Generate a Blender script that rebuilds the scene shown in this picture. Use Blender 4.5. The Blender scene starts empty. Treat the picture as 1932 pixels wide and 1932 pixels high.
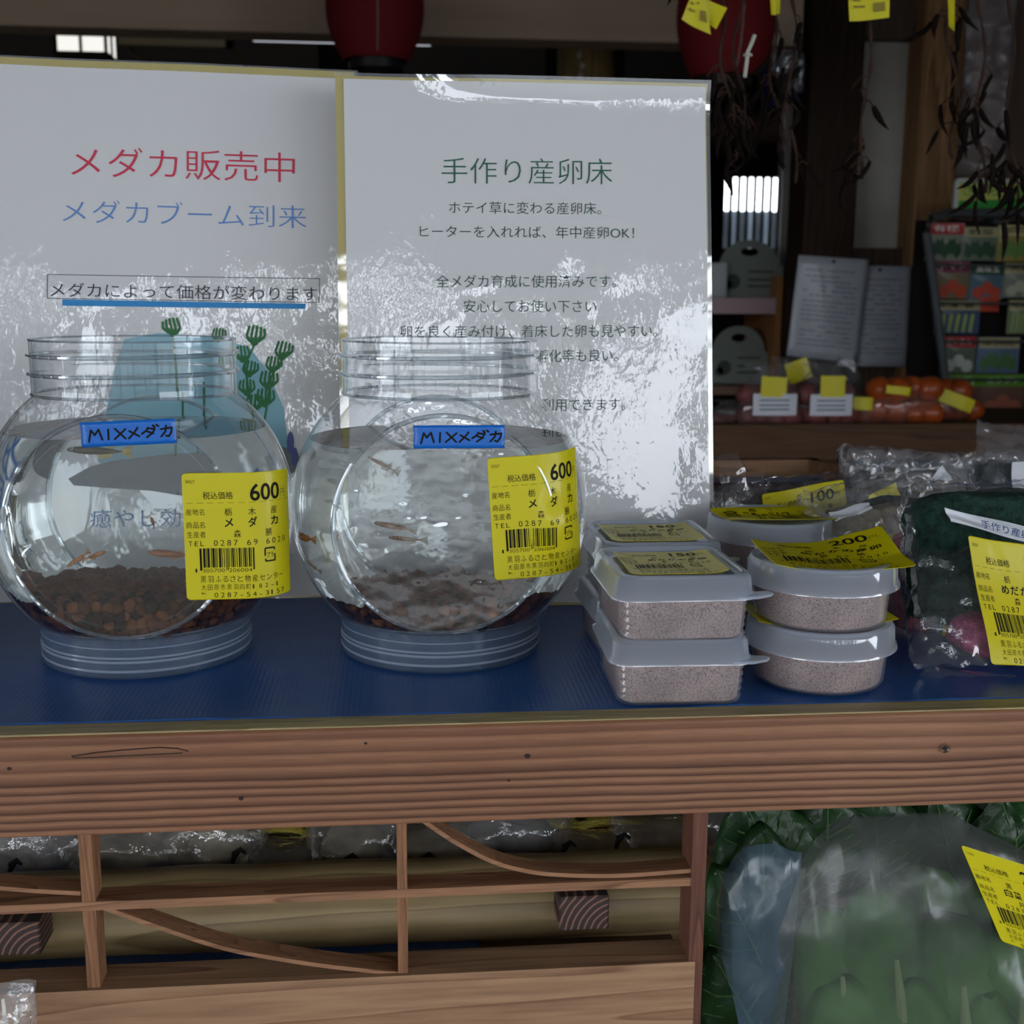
import bpy, bmesh, math, random
from mathutils import Vector, Matrix, noise, Euler
PI = math.pi
rnd = random.Random(7)
SC = bpy.context.scene
COL = SC.collection

# ---------------------------------------------------------------- camera
TZ = 0.90                                   # height of the counter top
CAMP = Vector((0, 0, TZ + 0.18))
YAW, PITCH, ROLL, FPX = math.radians(5.5), math.radians(10.2), 0.006, 2250.0
FW = Vector((math.sin(YAW)*math.cos(PITCH), math.cos(YAW)*math.cos(PITCH), -math.sin(PITCH)))
R0 = Vector((math.cos(YAW), -math.sin(YAW), 0)); U0 = R0.cross(FW)
RT = R0*math.cos(ROLL) + U0*math.sin(ROLL); UP = U0*math.cos(ROLL) - R0*math.sin(ROLL)
cam_data = bpy.data.cameras.new('camera'); cam_data.sensor_width = 36; cam_data.lens = 36*FPX/1932
cam_data.clip_start = 0.02; cam_data.clip_end = 200
cam = bpy.data.objects.new('camera', cam_data); COL.objects.link(cam)
cam.matrix_world = Matrix((( RT.x, UP.x, -FW.x, CAMP.x), (RT.y, UP.y, -FW.y, CAMP.y), (RT.z, UP.z, -FW.z, CAMP.z), (0, 0, 0, 1)))
cam_data.dof.use_dof = True; cam_data.dof.focus_distance = 0.60; cam_data.dof.aperture_fstop = 18
SC.camera = cam

def ray(px, py): return (FW*FPX + RT*(px-966) - UP*(py-966)).normalized()
def at(px, py, Y=None, Z=None, X=None):
    d = ray(px, py)
    if Y is not None: t = (Y-CAMP.y)/d.y
    elif Z is not None: t = (Z-CAMP.z)/d.z
    else: t = (X-CAMP.x)/d.x
    return CAMP + d*t
def on_plane(px, py, p, n):
    d = ray(px, py); return CAMP + d*((p-CAMP).dot(n)/d.dot(n))

# ---------------------------------------------------------------- sky and exposure
world = bpy.data.worlds.new('sky'); SC.world = world; world.use_nodes = True
wn = world.node_tree.nodes; wl = world.node_tree.links
bg = wn['Background']
tc = wn.new('ShaderNodeTexCoord'); nz = wn.new('ShaderNodeTexNoise'); nz.inputs['Scale'].default_value = 2.2; nz.inputs['Detail'].default_value = 5
mp = wn.new('ShaderNodeMapping'); mp.inputs['Scale'].default_value = (1, 1, 3)
rp = wn.new('ShaderNodeValToRGB')
rp.color_ramp.elements[0].position = .3; rp.color_ramp.elements[0].color = (.72, .83, 1.0, 1)
rp.color_ramp.elements[1].position = .7; rp.color_ramp.elements[1].color = (.96, .98, 1.0, 1)
wl.new(tc.outputs['Generated'], mp.inputs['Vector']); wl.new(mp.outputs[0], nz.inputs['Vector'])
wl.new(nz.outputs['Fac'], rp.inputs['Fac']); wl.new(rp.outputs['Color'], bg.inputs['Color'])
bg.inputs['Strength'].default_value = 7.0
SC.view_settings.view_transform = 'Standard'; SC.view_settings.look = 'None'
SC.view_settings.gamma = 1; SC.view_settings.use_curve_mapping = False
SC.view_settings.exposure = -0.10
SC.cycles.max_bounces = 14; SC.cycles.transparent_max_bounces = 24; SC.cycles.transmission_bounces = 12
SC.cycles.glossy_bounces = 6; SC.cycles.diffuse_bounces = 4
SC.cycles.sample_clamp_indirect = 6.0

# ---------------------------------------------------------------- material helpers
MATS = {}
def newmat(name):
    m = bpy.data.materials.new(name); m.use_nodes = True; MATS[name] = m
    return m, m.node_tree.nodes, m.node_tree.links, m.node_tree.nodes['Principled BSDF']
def mat(name, col, rough=.5, metal=0, coat=0, var=0.0, vscale=30, bump=0, bscale=200, spec=.28, stretch=(1,1,1), emis=0, ecol=None, coatr=.03, bdist=.001):
    if name in MATS: return MATS[name]
    m, n, l, b = newmat(name)
    b.inputs['Base Color'].default_value = (*col, 1); b.inputs['Roughness'].default_value = rough
    b.inputs['Metallic'].default_value = metal; b.inputs['Coat Weight'].default_value = coat
    b.inputs['Coat Roughness'].default_value = coatr; b.inputs['Specular IOR Level'].default_value = spec
    if emis: b.inputs['Emission Color'].default_value = (*(ecol or col), 1); b.inputs['Emission Strength'].default_value = emis
    if var or bump:
        t = n.new('ShaderNodeTexCoord'); mp = n.new('ShaderNodeMapping'); mp.inputs['Scale'].default_value = stretch
        l.new(t.outputs['Object'], mp.inputs['Vector'])
        if var:
            x = n.new('ShaderNodeTexNoise'); x.inputs['Scale'].default_value = vscale; x.inputs['Detail'].default_value = 5
            l.new(mp.outputs[0], x.inputs['Vector'])
            r = n.new('ShaderNodeValToRGB'); r.color_ramp.elements[0].position = .3; r.color_ramp.elements[1].position = .7
            r.color_ramp.elements[0].color = (*[max(0, c*(1-var)) for c in col], 1)
            r.color_ramp.elements[1].color = (*[min(1, c*(1+var)) for c in col], 1)
            l.new(x.outputs['Fac'], r.inputs['Fac']); l.new(r.outputs['Color'], b.inputs['Base Color'])
        if bump:
            x = n.new('ShaderNodeTexNoise'); x.inputs['Scale'].default_value = bscale; x.inputs['Detail'].default_value = 4
            l.new(mp.outputs[0], x.inputs['Vector'])
            bp = n.new('ShaderNodeBump'); bp.inputs['Strength'].default_value = bump; bp.inputs['Distance'].default_value = bdist
            l.new(x.outputs['Fac'], bp.inputs['Height']); l.new(bp.outputs[0], b.inputs['Normal'])
    return m
def filmmat(name, base=.05, grow=.75, rough=.05, haze=.0, hcol=(.8,.85,.9), tint=(1,1,1), bump=0, bscale=40, power=4.0, transl=0.0, bdist=.002, bstretch=(1,1,1)):
    """thin clear sheet seen from either side: clear, mirror-like towards grazing, with some haze"""
    m = bpy.data.materials.new(name); m.use_nodes = True; MATS[name] = m
    n = m.node_tree.nodes; l = m.node_tree.links; n.remove(n['Principled BSDF']); out = n['Material Output']
    tr = n.new('ShaderNodeBsdfTransparent'); tr.inputs[0].default_value = (*tint, 1)
    gl = n.new('ShaderNodeBsdfGlossy'); gl.inputs['Roughness'].default_value = rough; gl.inputs[0].default_value = (1,1,1,1)
    lw = n.new('ShaderNodeLayerWeight'); lw.inputs[0].default_value = .5
    pw = n.new('ShaderNodeMath'); pw.operation = 'POWER'; pw.inputs[1].default_value = power; l.new(lw.outputs['Facing'], pw.inputs[0])
    ma = n.new('ShaderNodeMath'); ma.operation = 'MULTIPLY_ADD'; ma.inputs[1].default_value = grow; ma.inputs[2].default_value = base; ma.use_clamp = True
    l.new(pw.outputs[0], ma.inputs[0])
    body = tr.outputs[0]
    if haze or transl:
        df = n.new('ShaderNodeBsdfDiffuse'); df.inputs[0].default_value = (*hcol, 1)
        tl = n.new('ShaderNodeBsdfTranslucent'); tl.inputs[0].default_value = (*hcol, 1)
        hz = n.new('ShaderNodeMixShader'); hz.inputs[0].default_value = .5 if transl else 0
        l.new(df.outputs[0], hz.inputs[1]); l.new(tl.outputs[0], hz.inputs[2])
        mh = n.new('ShaderNodeMixShader'); mh.inputs[0].default_value = haze
        l.new(body, mh.inputs[1]); l.new(hz.outputs[0], mh.inputs[2]); body = mh.outputs[0]
    mx = n.new('ShaderNodeMixShader'); l.new(ma.outputs[0], mx.inputs[0]); l.new(body, mx.inputs[1]); l.new(gl.outputs[0], mx.inputs[2])
    l.new(mx.outputs[0], out.inputs['Surface'])
    if bump:
        t = n.new('ShaderNodeTexCoord'); mp = n.new('ShaderNodeMapping'); mp.inputs['Scale'].default_value = bstretch; l.new(t.outputs['Object'], mp.inputs[0])
        x = n.new('ShaderNodeTexNoise'); x.inputs['Scale'].default_value = bscale; x.inputs['Detail'].default_value = 3; l.new(mp.outputs[0], x.inputs['Vector'])
        bp = n.new('ShaderNodeBump'); bp.inputs['Strength'].default_value = bump; bp.inputs['Distance'].default_value = bdist
        l.new(x.outputs['Fac'], bp.inputs['Height']); l.new(bp.outputs[0], gl.inputs['Normal'])
    return m
def woodmat(name, c1, c2, axis='X', scale=1.0, rough=.6, bump=.3, spec=.4, coat=0, density=9, lines=.5):
    """softwood: dark growth lines drawn out along one axis, with streaks and relief"""
    m, n, l, b = newmat(name)
    t = n.new('ShaderNodeTexCoord'); mp = n.new('ShaderNodeMapping')
    s = {'X': (.06, 1, 1), 'Y': (1, .06, 1), 'Z': (1, 1, .06)}[axis]
    mp.inputs['Scale'].default_value = s; l.new(t.outputs['Object'], mp.inputs[0])
    a = n.new('ShaderNodeTexNoise'); a.inputs['Scale'].default_value = 34*scale; a.inputs['Detail'].default_value = 2; l.new(mp.outputs[0], a.inputs['Vector'])
    f = n.new('ShaderNodeTexNoise'); f.inputs['Scale'].default_value = 420*scale; f.inputs['Detail'].default_value = 4; l.new(mp.outputs[0], f.inputs['Vector'])
    mul = n.new('ShaderNodeMath'); mul.operation = 'MULTIPLY'; mul.inputs[1].default_value = density; l.new(a.outputs['Fac'], mul.inputs[0])
    fr = n.new('ShaderNodeMath'); fr.operation = 'FRACT'; l.new(mul.outputs[0], fr.inputs[0])
    r = n.new('ShaderNodeValToRGB'); r.color_ramp.elements[0].color = (*c1, 1); r.color_ramp.elements[0].position = 0
    r.color_ramp.elements[1].color = (*[c1[i]*(1-lines)+c2[i]*lines for i in range(3)], 1); r.color_ramp.elements[1].position = .8
    e = r.color_ramp.elements.new(.95); e.color = (*c2, 1); e = r.color_ramp.elements.new(1.0); e.color = (*c1, 1)
    l.new(fr.outputs[0], r.inputs[0])
    mx = n.new('ShaderNodeMix'); mx.data_type = 'RGBA'; mx.blend_type = 'MULTIPLY'; mx.inputs[0].default_value = .55
    g = n.new('ShaderNodeValToRGB'); g.color_ramp.elements[0].color = (.45, .42, .4, 1); g.color_ramp.elements[0].position = .3; g.color_ramp.elements[1].position = .65
    l.new(f.outputs['Fac'], g.inputs[0]); l.new(r.outputs[0], mx.inputs[6]); l.new(g.outputs[0], mx.inputs[7]); l.new(mx.outputs[2], b.inputs['Base Color'])
    b.inputs['Roughness'].default_value = rough; b.inputs['Specular IOR Level'].default_value = spec; b.inputs['Coat Weight'].default_value = coat
    bp = n.new('ShaderNodeBump'); bp.inputs['Strength'].default_value = bump; bp.inputs['Distance'].default_value = .0006
    ad = n.new('ShaderNodeMath'); ad.operation = 'SUBTRACT'; l.new(f.outputs['Fac'], ad.inputs[0]); l.new(fr.outputs[0], ad.inputs[1])
    l.new(ad.outputs[0], bp.inputs['Height']); l.new(bp.outputs[0], b.inputs['Normal'])
    return m

# ---------------------------------------------------------------- mesh helpers: every shape is (verts, faces)
def box(x0, x1, y0, y1, z0, z1):
    v = [(x, y, z) for x in (x0, x1) for y in (y0, y1) for z in (z0, z1)]
    return v, [(0,1,3,2), (4,6,7,5), (0,4,5,1), (2,3,7,6), (0,2,6,4), (1,5,7,3)]
def cbox(c, s, e=(0,0,0)):
    v, f = box(-s[0]/2, s[0]/2, -s[1]/2, s[1]/2, -s[2]/2, s[2]/2)
    M = Matrix.Translation(c) @ Euler(e).to_matrix().to_4x4()
    return [tuple(M @ Vector(p)) for p in v], f
def join(*vfs):
    V, F = [], []
    for v, f in vfs:
        o = len(V); V += list(v); F += [tuple(i+o for i in q) for q in f]
    return V, F
def xf(vf, M): return [tuple(M @ Vector(p)) for p in vf[0]], vf[1]
def lathe(prof, n=48, cap0=True, cap1=True, closed=False):
    V, F = [], []
    for r, z in prof:
        for i in range(n):
            a = 2*PI*i/n; V.append((r*math.cos(a), r*math.sin(a), z))
    m = len(prof)
    for j in range(m-1 if not closed else m):
        k = (j+1) % m
        for i in range(n):
            q = (i+1) % n; F.append((j*n+i, j*n+q, k*n+q, k*n+i))
    if not closed:
        if cap0: F.append(tuple(range(n-1, -1, -1)))
        if cap1: F.append(tuple((m-1)*n+i for i in range(n)))
    return V, F
def loft(secs, cap0=True, cap1=True, closed=False):
    """secs: lists of equal-length rings of points"""
    n = len(secs[0]); V = [tuple(p) for s in secs for p in s]; F = []; m = len(secs)
    for j in range(m if closed else m-1):
        k = (j+1) % m
        for i in range(n):
            q = (i+1) % n; F.append((j*n+i, j*n+q, k*n+q, k*n+i))
    if not closed:
        if cap0: F.append(tuple(range(n-1, -1, -1)))
        if cap1: F.append(tuple((m-1)*n+i for i in range(n)))
    return V, F
def rring(hx, hy, r, z, k=6):
    r = min(r, hx, hy); P = []
    for cx, cy, a0 in ((hx-r, hy-r, 0), (-hx+r, hy-r, PI/2), (-hx+r, -hy+r, PI), (hx-r, -hy+r, 1.5*PI)):
        for i in range(k+1):
            a = a0 + PI/2*i/k; P.append((cx+r*math.cos(a), cy+r*math.sin(a), z))
    return P
def tube(pts, rad, n=8):
    pts = [Vector(p) for p in pts]; secs = []
    ref = Vector((.31, .17, .93)).normalized()
    for i, p in enumerate(pts):
        d = (pts[min(i+1, len(pts)-1)] - pts[max(i-1, 0)]).normalized()
        a = d.cross(ref)
        if a.length < .05: a = d.cross(Vector((1, 0, 0)))
        a.normalize(); b = d.cross(a)
        r = rad[i] if isinstance(rad, (list, tuple)) else rad
        secs.append([p + a*r*math.cos(2*PI*k/n) + b*r*math.sin(2*PI*k/n) for k in range(n)])
    return loft(secs)
def grid(fn, nu, nv):
    V = [tuple(fn(i/nu, j/nv)) for j in range(nv+1) for i in range(nu+1)]
    F = [(j*(nu+1)+i, j*(nu+1)+i+1, (j+1)*(nu+1)+i+1, (j+1)*(nu+1)+i) for j in range(nv) for i in range(nu)]
    return V, F
def sphere(c, r, n=16, m=10, s=(1,1,1)):
    V, F = lathe([(max(1e-5, math.sin(PI*j/m)), -math.cos(PI*j/m)) for j in range(m+1)], n)
    return [(c[0]+x*r*s[0], c[1]+y*r*s[1], c[2]+z*r*s[2]) for x, y, z in V], F
def slab(vf, n, t):
    """gives an open sheet a thickness along n"""
    v, f = vf; N = Vector(n)*t; m = len(v)
    V = list(v) + [tuple(Vector(p)+N) for p in v]; F = list(f) + [tuple(m+i for i in reversed(q)) for q in f]
    cnt = {}
    for q in f:
        for i in range(len(q)):
            e = (q[i], q[(i+1) % len(q)]); cnt[e] = 1
    for a, b in list(cnt):
        if (b, a) not in cnt: F.append((b, a, a+m, b+m))
    return V, F
def mk(name, vf, m, parent=None, smooth=True, loc=None, angle=35, fixn=False):
    me = bpy.data.meshes.new(name); me.from_pydata([tuple(p) for p in vf[0]], [], [tuple(q) for q in vf[1]]); me.update()
    if fixn:
        bm = bmesh.new(); bm.from_mesh(me); bmesh.ops.remove_doubles(bm, verts=bm.verts, dist=1e-6); bmesh.ops.recalc_face_normals(bm, faces=bm.faces); bm.to_mesh(me); bm.free()
    if m is not None: me.materials.append(m)
    if smooth:
        me.polygons.foreach_set('use_smooth', [True]*len(me.polygons))
        try: me.set_sharp_from_angle(angle=math.radians(angle))
        except Exception: pass
    o = bpy.data.objects.new(name, me); COL.objects.link(o)
    if parent is not None: o.parent = parent
    if loc is not None: o.location = loc
    return o
def bevel(o, w, seg=2):
    b = o.modifiers.new('bevel', 'BEVEL'); b.width = w; b.segments = seg; b.limit_method = 'ANGLE'; return o
def thing(name, label, cat, loc=(0,0,0), rz=0, group=None):
    o = bpy.data.objects.new(name, None); COL.objects.link(o); o.empty_display_size = .01
    o.location = loc; o.rotation_euler = (0, 0, rz); o['label'] = label; o['category'] = cat
    if group: o['group'] = group
    return o
def tag(o, label, cat, group=None, kind=None):
    o['label'] = label; o['category'] = cat
    if group: o['group'] = group
    if kind: o['kind'] = kind
    return o
def struct(name, vf, m, parent=None, smooth=False):
    o = mk(name, vf, m, parent, smooth)
    if parent is None: o['kind'] = 'structure'
    return o
def dup(root, loc=None, rz=None, label=None, group=None):
    r = root.copy(); COL.objects.link(r)
    if loc is not None: r.location = loc
    if rz is not None: r.rotation_euler = (0, 0, rz)
    if label: r['label'] = label
    if group: r['group'] = group
    for ch in list(root.children):
        c = ch.copy(); COL.objects.link(c); c.parent = r
        for g in list(ch.children):
            d = g.copy(); COL.objects.link(d); d.parent = c
    return r

# ---------------------------------------------------------------- lettering: flat glyph meshes, laid out and bent onto sheets
TXT = {}
def glyphs(s, off=0.0):
    """(verts in em units with x from 0, faces, width)"""
    k = (s, off)
    if k in TXT: return TXT[k]
    c = bpy.data.curves.new('lettering', 'FONT'); c.body = s; c.size = 1; c.dimensions = '2D'; c.fill_mode = 'FRONT'; c.resolution_u = 3; c.offset = off
    o = bpy.data.objects.new('lettering', c); COL.objects.link(o)
    bpy.context.view_layer.update()
    me = bpy.data.meshes.new_from_object(o.evaluated_get(bpy.context.evaluated_depsgraph_get()))
    V = [(v.co.x, v.co.y) for v in me.vertices]; F = [tuple(p.vertices) for p in me.polygons]
    bpy.data.meshes.remove(me); bpy.data.objects.remove(o); bpy.data.curves.remove(c)
    x0 = min([p[0] for p in V] or [0]); x1 = max([p[0] for p in V] or [1])
    TXT[k] = ([(x-x0, y) for x, y in V], F, x1-x0)
    return TXT[k]
def put(s, x0, x1, base, h, off=0.0):
    """text fitted between x0 and x1 on a baseline (y down-positive sheets use negative later), h = em height"""
    v, f, w = glyphs(s, off); sx = (x1-x0)/max(w, 1e-6)
    return [(x0+x*sx, base+y*h) for x, y in v], f
def rect2(x0, x1, y0, y1): return [(x0, y0), (x1, y0), (x1, y1), (x0, y1)], [(0, 1, 2, 3)]
def line2(p, q, w):
    dx, dy = q[0]-p[0], q[1]-p[1]; L = math.hypot(dx, dy) or 1; nx, ny = -dy/L*w/2, dx/L*w/2
    return [(p[0]+nx, p[1]+ny), (p[0]-nx, p[1]-ny), (q[0]-nx, q[1]-ny), (q[0]+nx, q[1]+ny)], [(0, 1, 2, 3)]
def bend(vf, fn): return [tuple(fn(x, y)) for x, y in vf[0]], vf[1]
def subdiv2(vf, maxlen):
    """cut long flat faces so they can be bent"""
    bm = bmesh.new(); vs = [bm.verts.new((x, y, 0)) for x, y in vf[0]]
    for q in vf[1]:
        try: bm.faces.new([vs[i] for i in q])
        except ValueError: pass
    for _ in range(4):
        es = [e for e in bm.edges if e.calc_length() > maxlen]
        if not es: break
        bmesh.ops.subdivide_edges(bm, edges=es, cuts=1)
    bmesh.ops.triangulate(bm, faces=bm.faces)
    bm.verts.index_update()
    r = [(v.co.x, v.co.y) for v in bm.verts], [tuple(v.index for v in f.verts) for f in bm.faces]
    bm.free(); return r

INK = mat('ink_black', (.010, .009, .006), .5, spec=.1)
YEL = mat('yellow_label_paper', (.55, .485, .003), .4, coat=.25, coatr=.12)
LW_, LH_ = .054, .060
def sticker_print(price='600', name='メダカ', yen='円', code=('305700', '206004'), maker=('森', '勝'), origin='栃木産', tel=('0287', '69', '6020'), num='3057'):
    mm = []
    def P(s, x0, x1, b, h, off=0): mm.append(put(s, x0, x1, LH_*1000-b, h, off))
    P(num, 1.6, 5.8, 4.8, 2.2, -.01)
    P('税込価格', 9.3, 23.2, 12.0, 3.9)
    P(price, 31, 46.2, 13.2, 11.0, .018); P(yen, 46.8, 50.0, 12.4, 4.4, -.012)
    for i in range(11): mm.append(rect2(1.5+i*4.8, 4.6+i*4.8, 60-14.1, 60-13.95))
    P('産地名', 1.2, 9.8, 19.5, 3.3, -.004)
    xs = (19, 30, 41)
    for i, ch in enumerate(origin): P(ch, xs[i], xs[i]+3.5, 19.8, 4.0)
    P('商品名', 1.2, 9.8, 25.6, 3.3, -.004)
    n = len(name)
    for i, ch in enumerate(name):
        x = xs[i] if n == 3 else 16.5+i*5.6
        P(ch, x-.2, x+(4.0 if n == 3 else 4.4), 25.2, 5.0, .018)
    P('生産者', 1.4, 10, 30.1, 3.3, -.004); P(maker[0], 23, 26.4, 30.2, 4); P(maker[1], 38, 41.4, 30.2, 4)
    P('T', 2, 3.6, 34.3, 3.4); P('E', 4.8, 6.4, 34.3, 3.4); P('L', 7.4, 9, 34.3, 3.4)
    x = 13.6
    for grp in tel:
        for ch in grp: P(ch, x, x+1.8, 34.3, 4.0, -.006); x += 3.1
        x += 3.0
    r = random.Random(11); x = 6.8
    while x < 31.6:
        w = r.choice((.33, .33, .66, .99)); g = r.choice((.33, .33, .66))
        long = x < 7.6 or x > 31 or 18.6 < x < 19.8
        mm.append(rect2(x, x+w, 60-(46 if long else 44.6), 60-35.4)); x += w+g
    P('1', 4.6, 5.4, 46.8, 2.6, -.01); P(code[0], 8, 18.2, 46.9, 2.6, -.01); P(code[1], 20.2, 31, 46.9, 2.6, -.01)
    # the recycling mark for plastic: two arrows round a small character
    for a, b in (((37.4, 20.0), (37.4, 23.6)), ((37.4, 23.6), (42.4, 23.6)), ((42.4, 23.6), (42.4, 22.4)), ((42.6, 20.6), (42.6, 17.4)), ((42.6, 17.4), (37.6, 17.4)), ((37.6, 17.4), (37.6, 18.6))):
        mm.append(line2(a, b, .75))
    P('プ', 38.4, 41.8, 60-41.1, 60-41.1) if False else mm.append(put('プラ', 38.2, 41.8, 19.2, 2.9, .01))
    s = '黒羽ふるさと物産センター'
    for i, ch in enumerate(s): P(ch, 6.8+i*3.45, 6.8+i*3.45+(2.6 if ch != 'ー' else 2.4), 51.5, 3.6, -.004)
    s = '大田原市黒羽向町182-1'
    for i, ch in enumerate(s): P(ch, 7+i*3.0, 7+i*3.0+(2.2 if ord(ch) > 255 else (.6 if ch == '1' else 1.3)), 55.2, 3.1, -.006)
    s = '℡ 0287-54-3157'
    for i, ch in enumerate(s):
        if ch != ' ': P(ch, 7+i*3.0, 7+i*3.0+(2.2 if ord(ch) > 255 else (1.7 if ch not in '-1' else (1.4 if ch == '-' else .7))), 59.0, 3.4, -.006)
    V, F = join(*[([(x, y, 0) for x, y in v], f) for v, f in mm])
    return [(x*.001, y*.001) for x, y, z in V], F
def rounded_sheet(w, h, r=.0022, nx=24, ny=24):
    """flat grid with the corners pulled in"""
    def f(u, v):
        x, y = u*w, v*h
        for cx, cy, sx, sy in ((r, r, -1, -1), (w-r, r, 1, -1), (r, h-r, -1, 1), (w-r, h-r, 1, 1)):
            dx, dy = (x-cx)*sx, (y-cy)*sy
            if dx > 0 and dy > 0:
                L = math.hypot(dx, dy)
                if L > r: x, y = cx+sx*dx/L*r, cy+sy*dy/L*r
        return x, y
    us = [0, .01, .02, .03, .042] + [.042+.916*i/nx for i in range(1, nx)] + [.958, .97, .98, .99, 1]
    V = [f(u, v) for v in us for u in us]; m = len(us)
    F = [(j*m+i, j*m+i+1, (j+1)*m+i+1, (j+1)*m+i) for j in range(m-1) for i in range(m-1)]
    return V, F
def sticker(parent, fn, nfn, prints, w=LW_, h=LH_, name='price_sticker', m=None, clip=None, pm=None, ew=(54, 60)):
    """fn(x,y)->point of the sheet, nfn: direction the print lies towards; returns the sticker part with lettering as sub-part"""
    sx, sy = w/(ew[0]*.001), h/(ew[1]*.001)
    sh = rounded_sheet(w, h, r=min(w, h)*.04)
    s = mk(name, bend(sh, fn), m or YEL, parent)
    md = s.modifiers.new('thickness', 'SOLIDIFY'); md.thickness = .00018; md.offset = 0
    if prints is not None:
        pv = [(x*sx, y*sy) for x, y in prints[0]]
        nv = Vector(nfn) if not callable(nfn) else None
        q = subdiv2((pv, prints[1]), .004)
        def g(x, y):
            p = Vector(fn(x, y)); d = nv if nv is not None else Vector(nfn(x, y)); return p + d*.00022
        mk('lettering', bend(q, g), pm or INK, s, smooth=False)
    return s

# ================================================================= THE SETTING
YF = at(966, 1366, Z=TZ).y                 # front face of the counter board
YS = at(966, 1344, Z=TZ).y                 # where the blue sheet starts
ZB = at(966, 1550, Y=YF).z                 # underside of the counter board
POSTY = 3.2
GND = mat('concrete_floor', (.09, .085, .08), .85, var=.25, vscale=6, bump=.3, bscale=60)
PAVE = mat('outdoor_paving', (.13, .13, .125), .9, var=.2, vscale=3)
DARKW = woodmat('dark_stained_wood', (.075, .045, .028), (.02, .012, .008), 'Z', .5, rough=.55)
PLASTER = mat('grey_plaster', (.32, .30, .265), .9, var=.06, vscale=20, bump=.15, bscale=300)
CEILW = woodmat('ceiling_boards', (.12, .085, .06), (.04, .03, .02), 'Y', .4, rough=.8)
struct('floor', box(-5, 5, -3.6, 8, -.05, 0), GND)
gp = struct('trim_1', box(-30, 30, -40, -3.6, -.12, -.02), PAVE); 
# unseen porch roof, sloped low to hold back sky light; underside boarded
struct('ceiling', box(-5, 5, .6, 8, 2.62, 2.72), CEILW)
struct('ceiling_porch', ([(-5, -2.4, 2.10), (5, -2.4, 2.10), (5, .6, 2.62), (-5, .6, 2.62), (-5, -2.4, 2.2), (5, -2.4, 2.2), (5, .6, 2.72), (-5, .6, 2.72)], [(0, 1, 2, 3), (7, 6, 5, 4), (0, 4, 5, 1), (2, 6, 7, 3), (1, 5, 6, 2), (0, 3, 7, 4)]), CEILW)
for i in range(9): struct('trim_%d' % (i+2), box(-4.9+i*1.2, -4.82+i*1.2, .6, 6.4, 2.52, 2.62), CEILW)
wl_ = at(1367, 330, Y=6.5); wr_ = at(1474, 470, Y=6.5)
wx0, wx1, wz1, wz0 = wl_.x, wr_.x, wl_.z, wr_.z
struct('wall_back', join(box(-5, wx0, 6.5, 6.62, 0, 2.62), box(wx1, 5, 6.5, 6.62, 0, 2.62), box(wx0, wx1, 6.5, 6.62, 0, wz0), box(wx0, wx1, 6.5, 6.62, wz1, 2.62)), mat('dark_back_wall', (.03, .024, .02), .85, var=.3, vscale=3))
struct('wall_left', box(-2.9, -2.8, -.1, 6.5, 0, 2.62), mat('side_wall', (.06, .05, .042), .9))  # unseen side walls, set close in to block light from the sides
struct('wall_right', box(2.8, 2.9, -.1, 6.5, 0, 2.62), MATS['side_wall'])
# slatted window in the back wall
win = bpy.data.objects.new('window_1', None); COL.objects.link(win); win.location = ((wx0+wx1)/2, 6.5, wz0); win['kind'] = 'structure'
DKM = mat('window_slat_wood', (.012, .010, .008), .8, spec=.1)
hw = (wx1-wx0)/2
mk('window_frame', join(box(-hw-.03, -hw, -.02, .10, -.03, wz1-wz0+.03), box(hw, hw+.03, -.02, .10, -.03, wz1-wz0+.03), box(-hw, hw, -.02, .10, wz1-wz0, wz1-wz0+.03), box(-hw, hw, -.02, .10, -.03, 0)), DKM, win, False)
for i in range(1, 8):
    x = -hw + (2*hw)*i/7.5
    mk('slat', box(x-.010, x+.006, 0, .02, 0, wz1-wz0), DKM, win, False)
mk('pane', box(-hw, hw, .07, .074, 0, wz1-wz0), filmmat('window_glass', .06, .6, .01), win, False)
# corrugated fence just outside that window, lit by the sky
V, F = grid(lambda u, v: (-1.0+u*4.6, 8.2+.02*math.sin(u*260), .0+v*(at(1420, 398, Y=8.2).z)), 400, 1)
fe = mk('corrugated_fence', slab((V, F), (0, 1, 0), .004), mat('fence_sheet', (.42, .52, .62), .5, var=.15, vscale=8)); tag(fe, 'pale blue corrugated sheet fence standing outside the slatted back window', 'fence')

# ---- lintel beam, post, wall panels behind the counter
BEAM = mat('planed_beam_wood', (.47, .35, .25), .7, var=.10, vscale=14, stretch=(.08, 1, 1), bump=.1, bscale=150)
bz = at(700, 66, Y=POSTY-.02).z
bl = at(-200, 50, Y=POSTY-.02).x
bx1 = at(1516, 60, Y=POSTY-.02).x
o = mk('lintel_beam', box(-2.8, bx1, POSTY-.02, POSTY+.09, bz, bz+.20), BEAM, smooth=False); bevel(o, .006)
tag(o, 'pale planed wooden lintel beam running across the top behind the posters', 'beam')
POSTM = woodmat('dark_post_wood', (.036, .018, .010), (.012, .007, .004), 'Z', .6, rough=.6, spec=.15)
pa, pb = at(1508, 300, Y=POSTY), at(1606, 300, Y=POSTY)
o = mk('timber_post', box(pa.x, pb.x, POSTY-.06, POSTY+.08, 0, 2.52), POSTM, smooth=False); bevel(o, .008)
tag(o, 'dark brown square timber post with two sheets of paper pinned on it', 'post')
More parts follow.
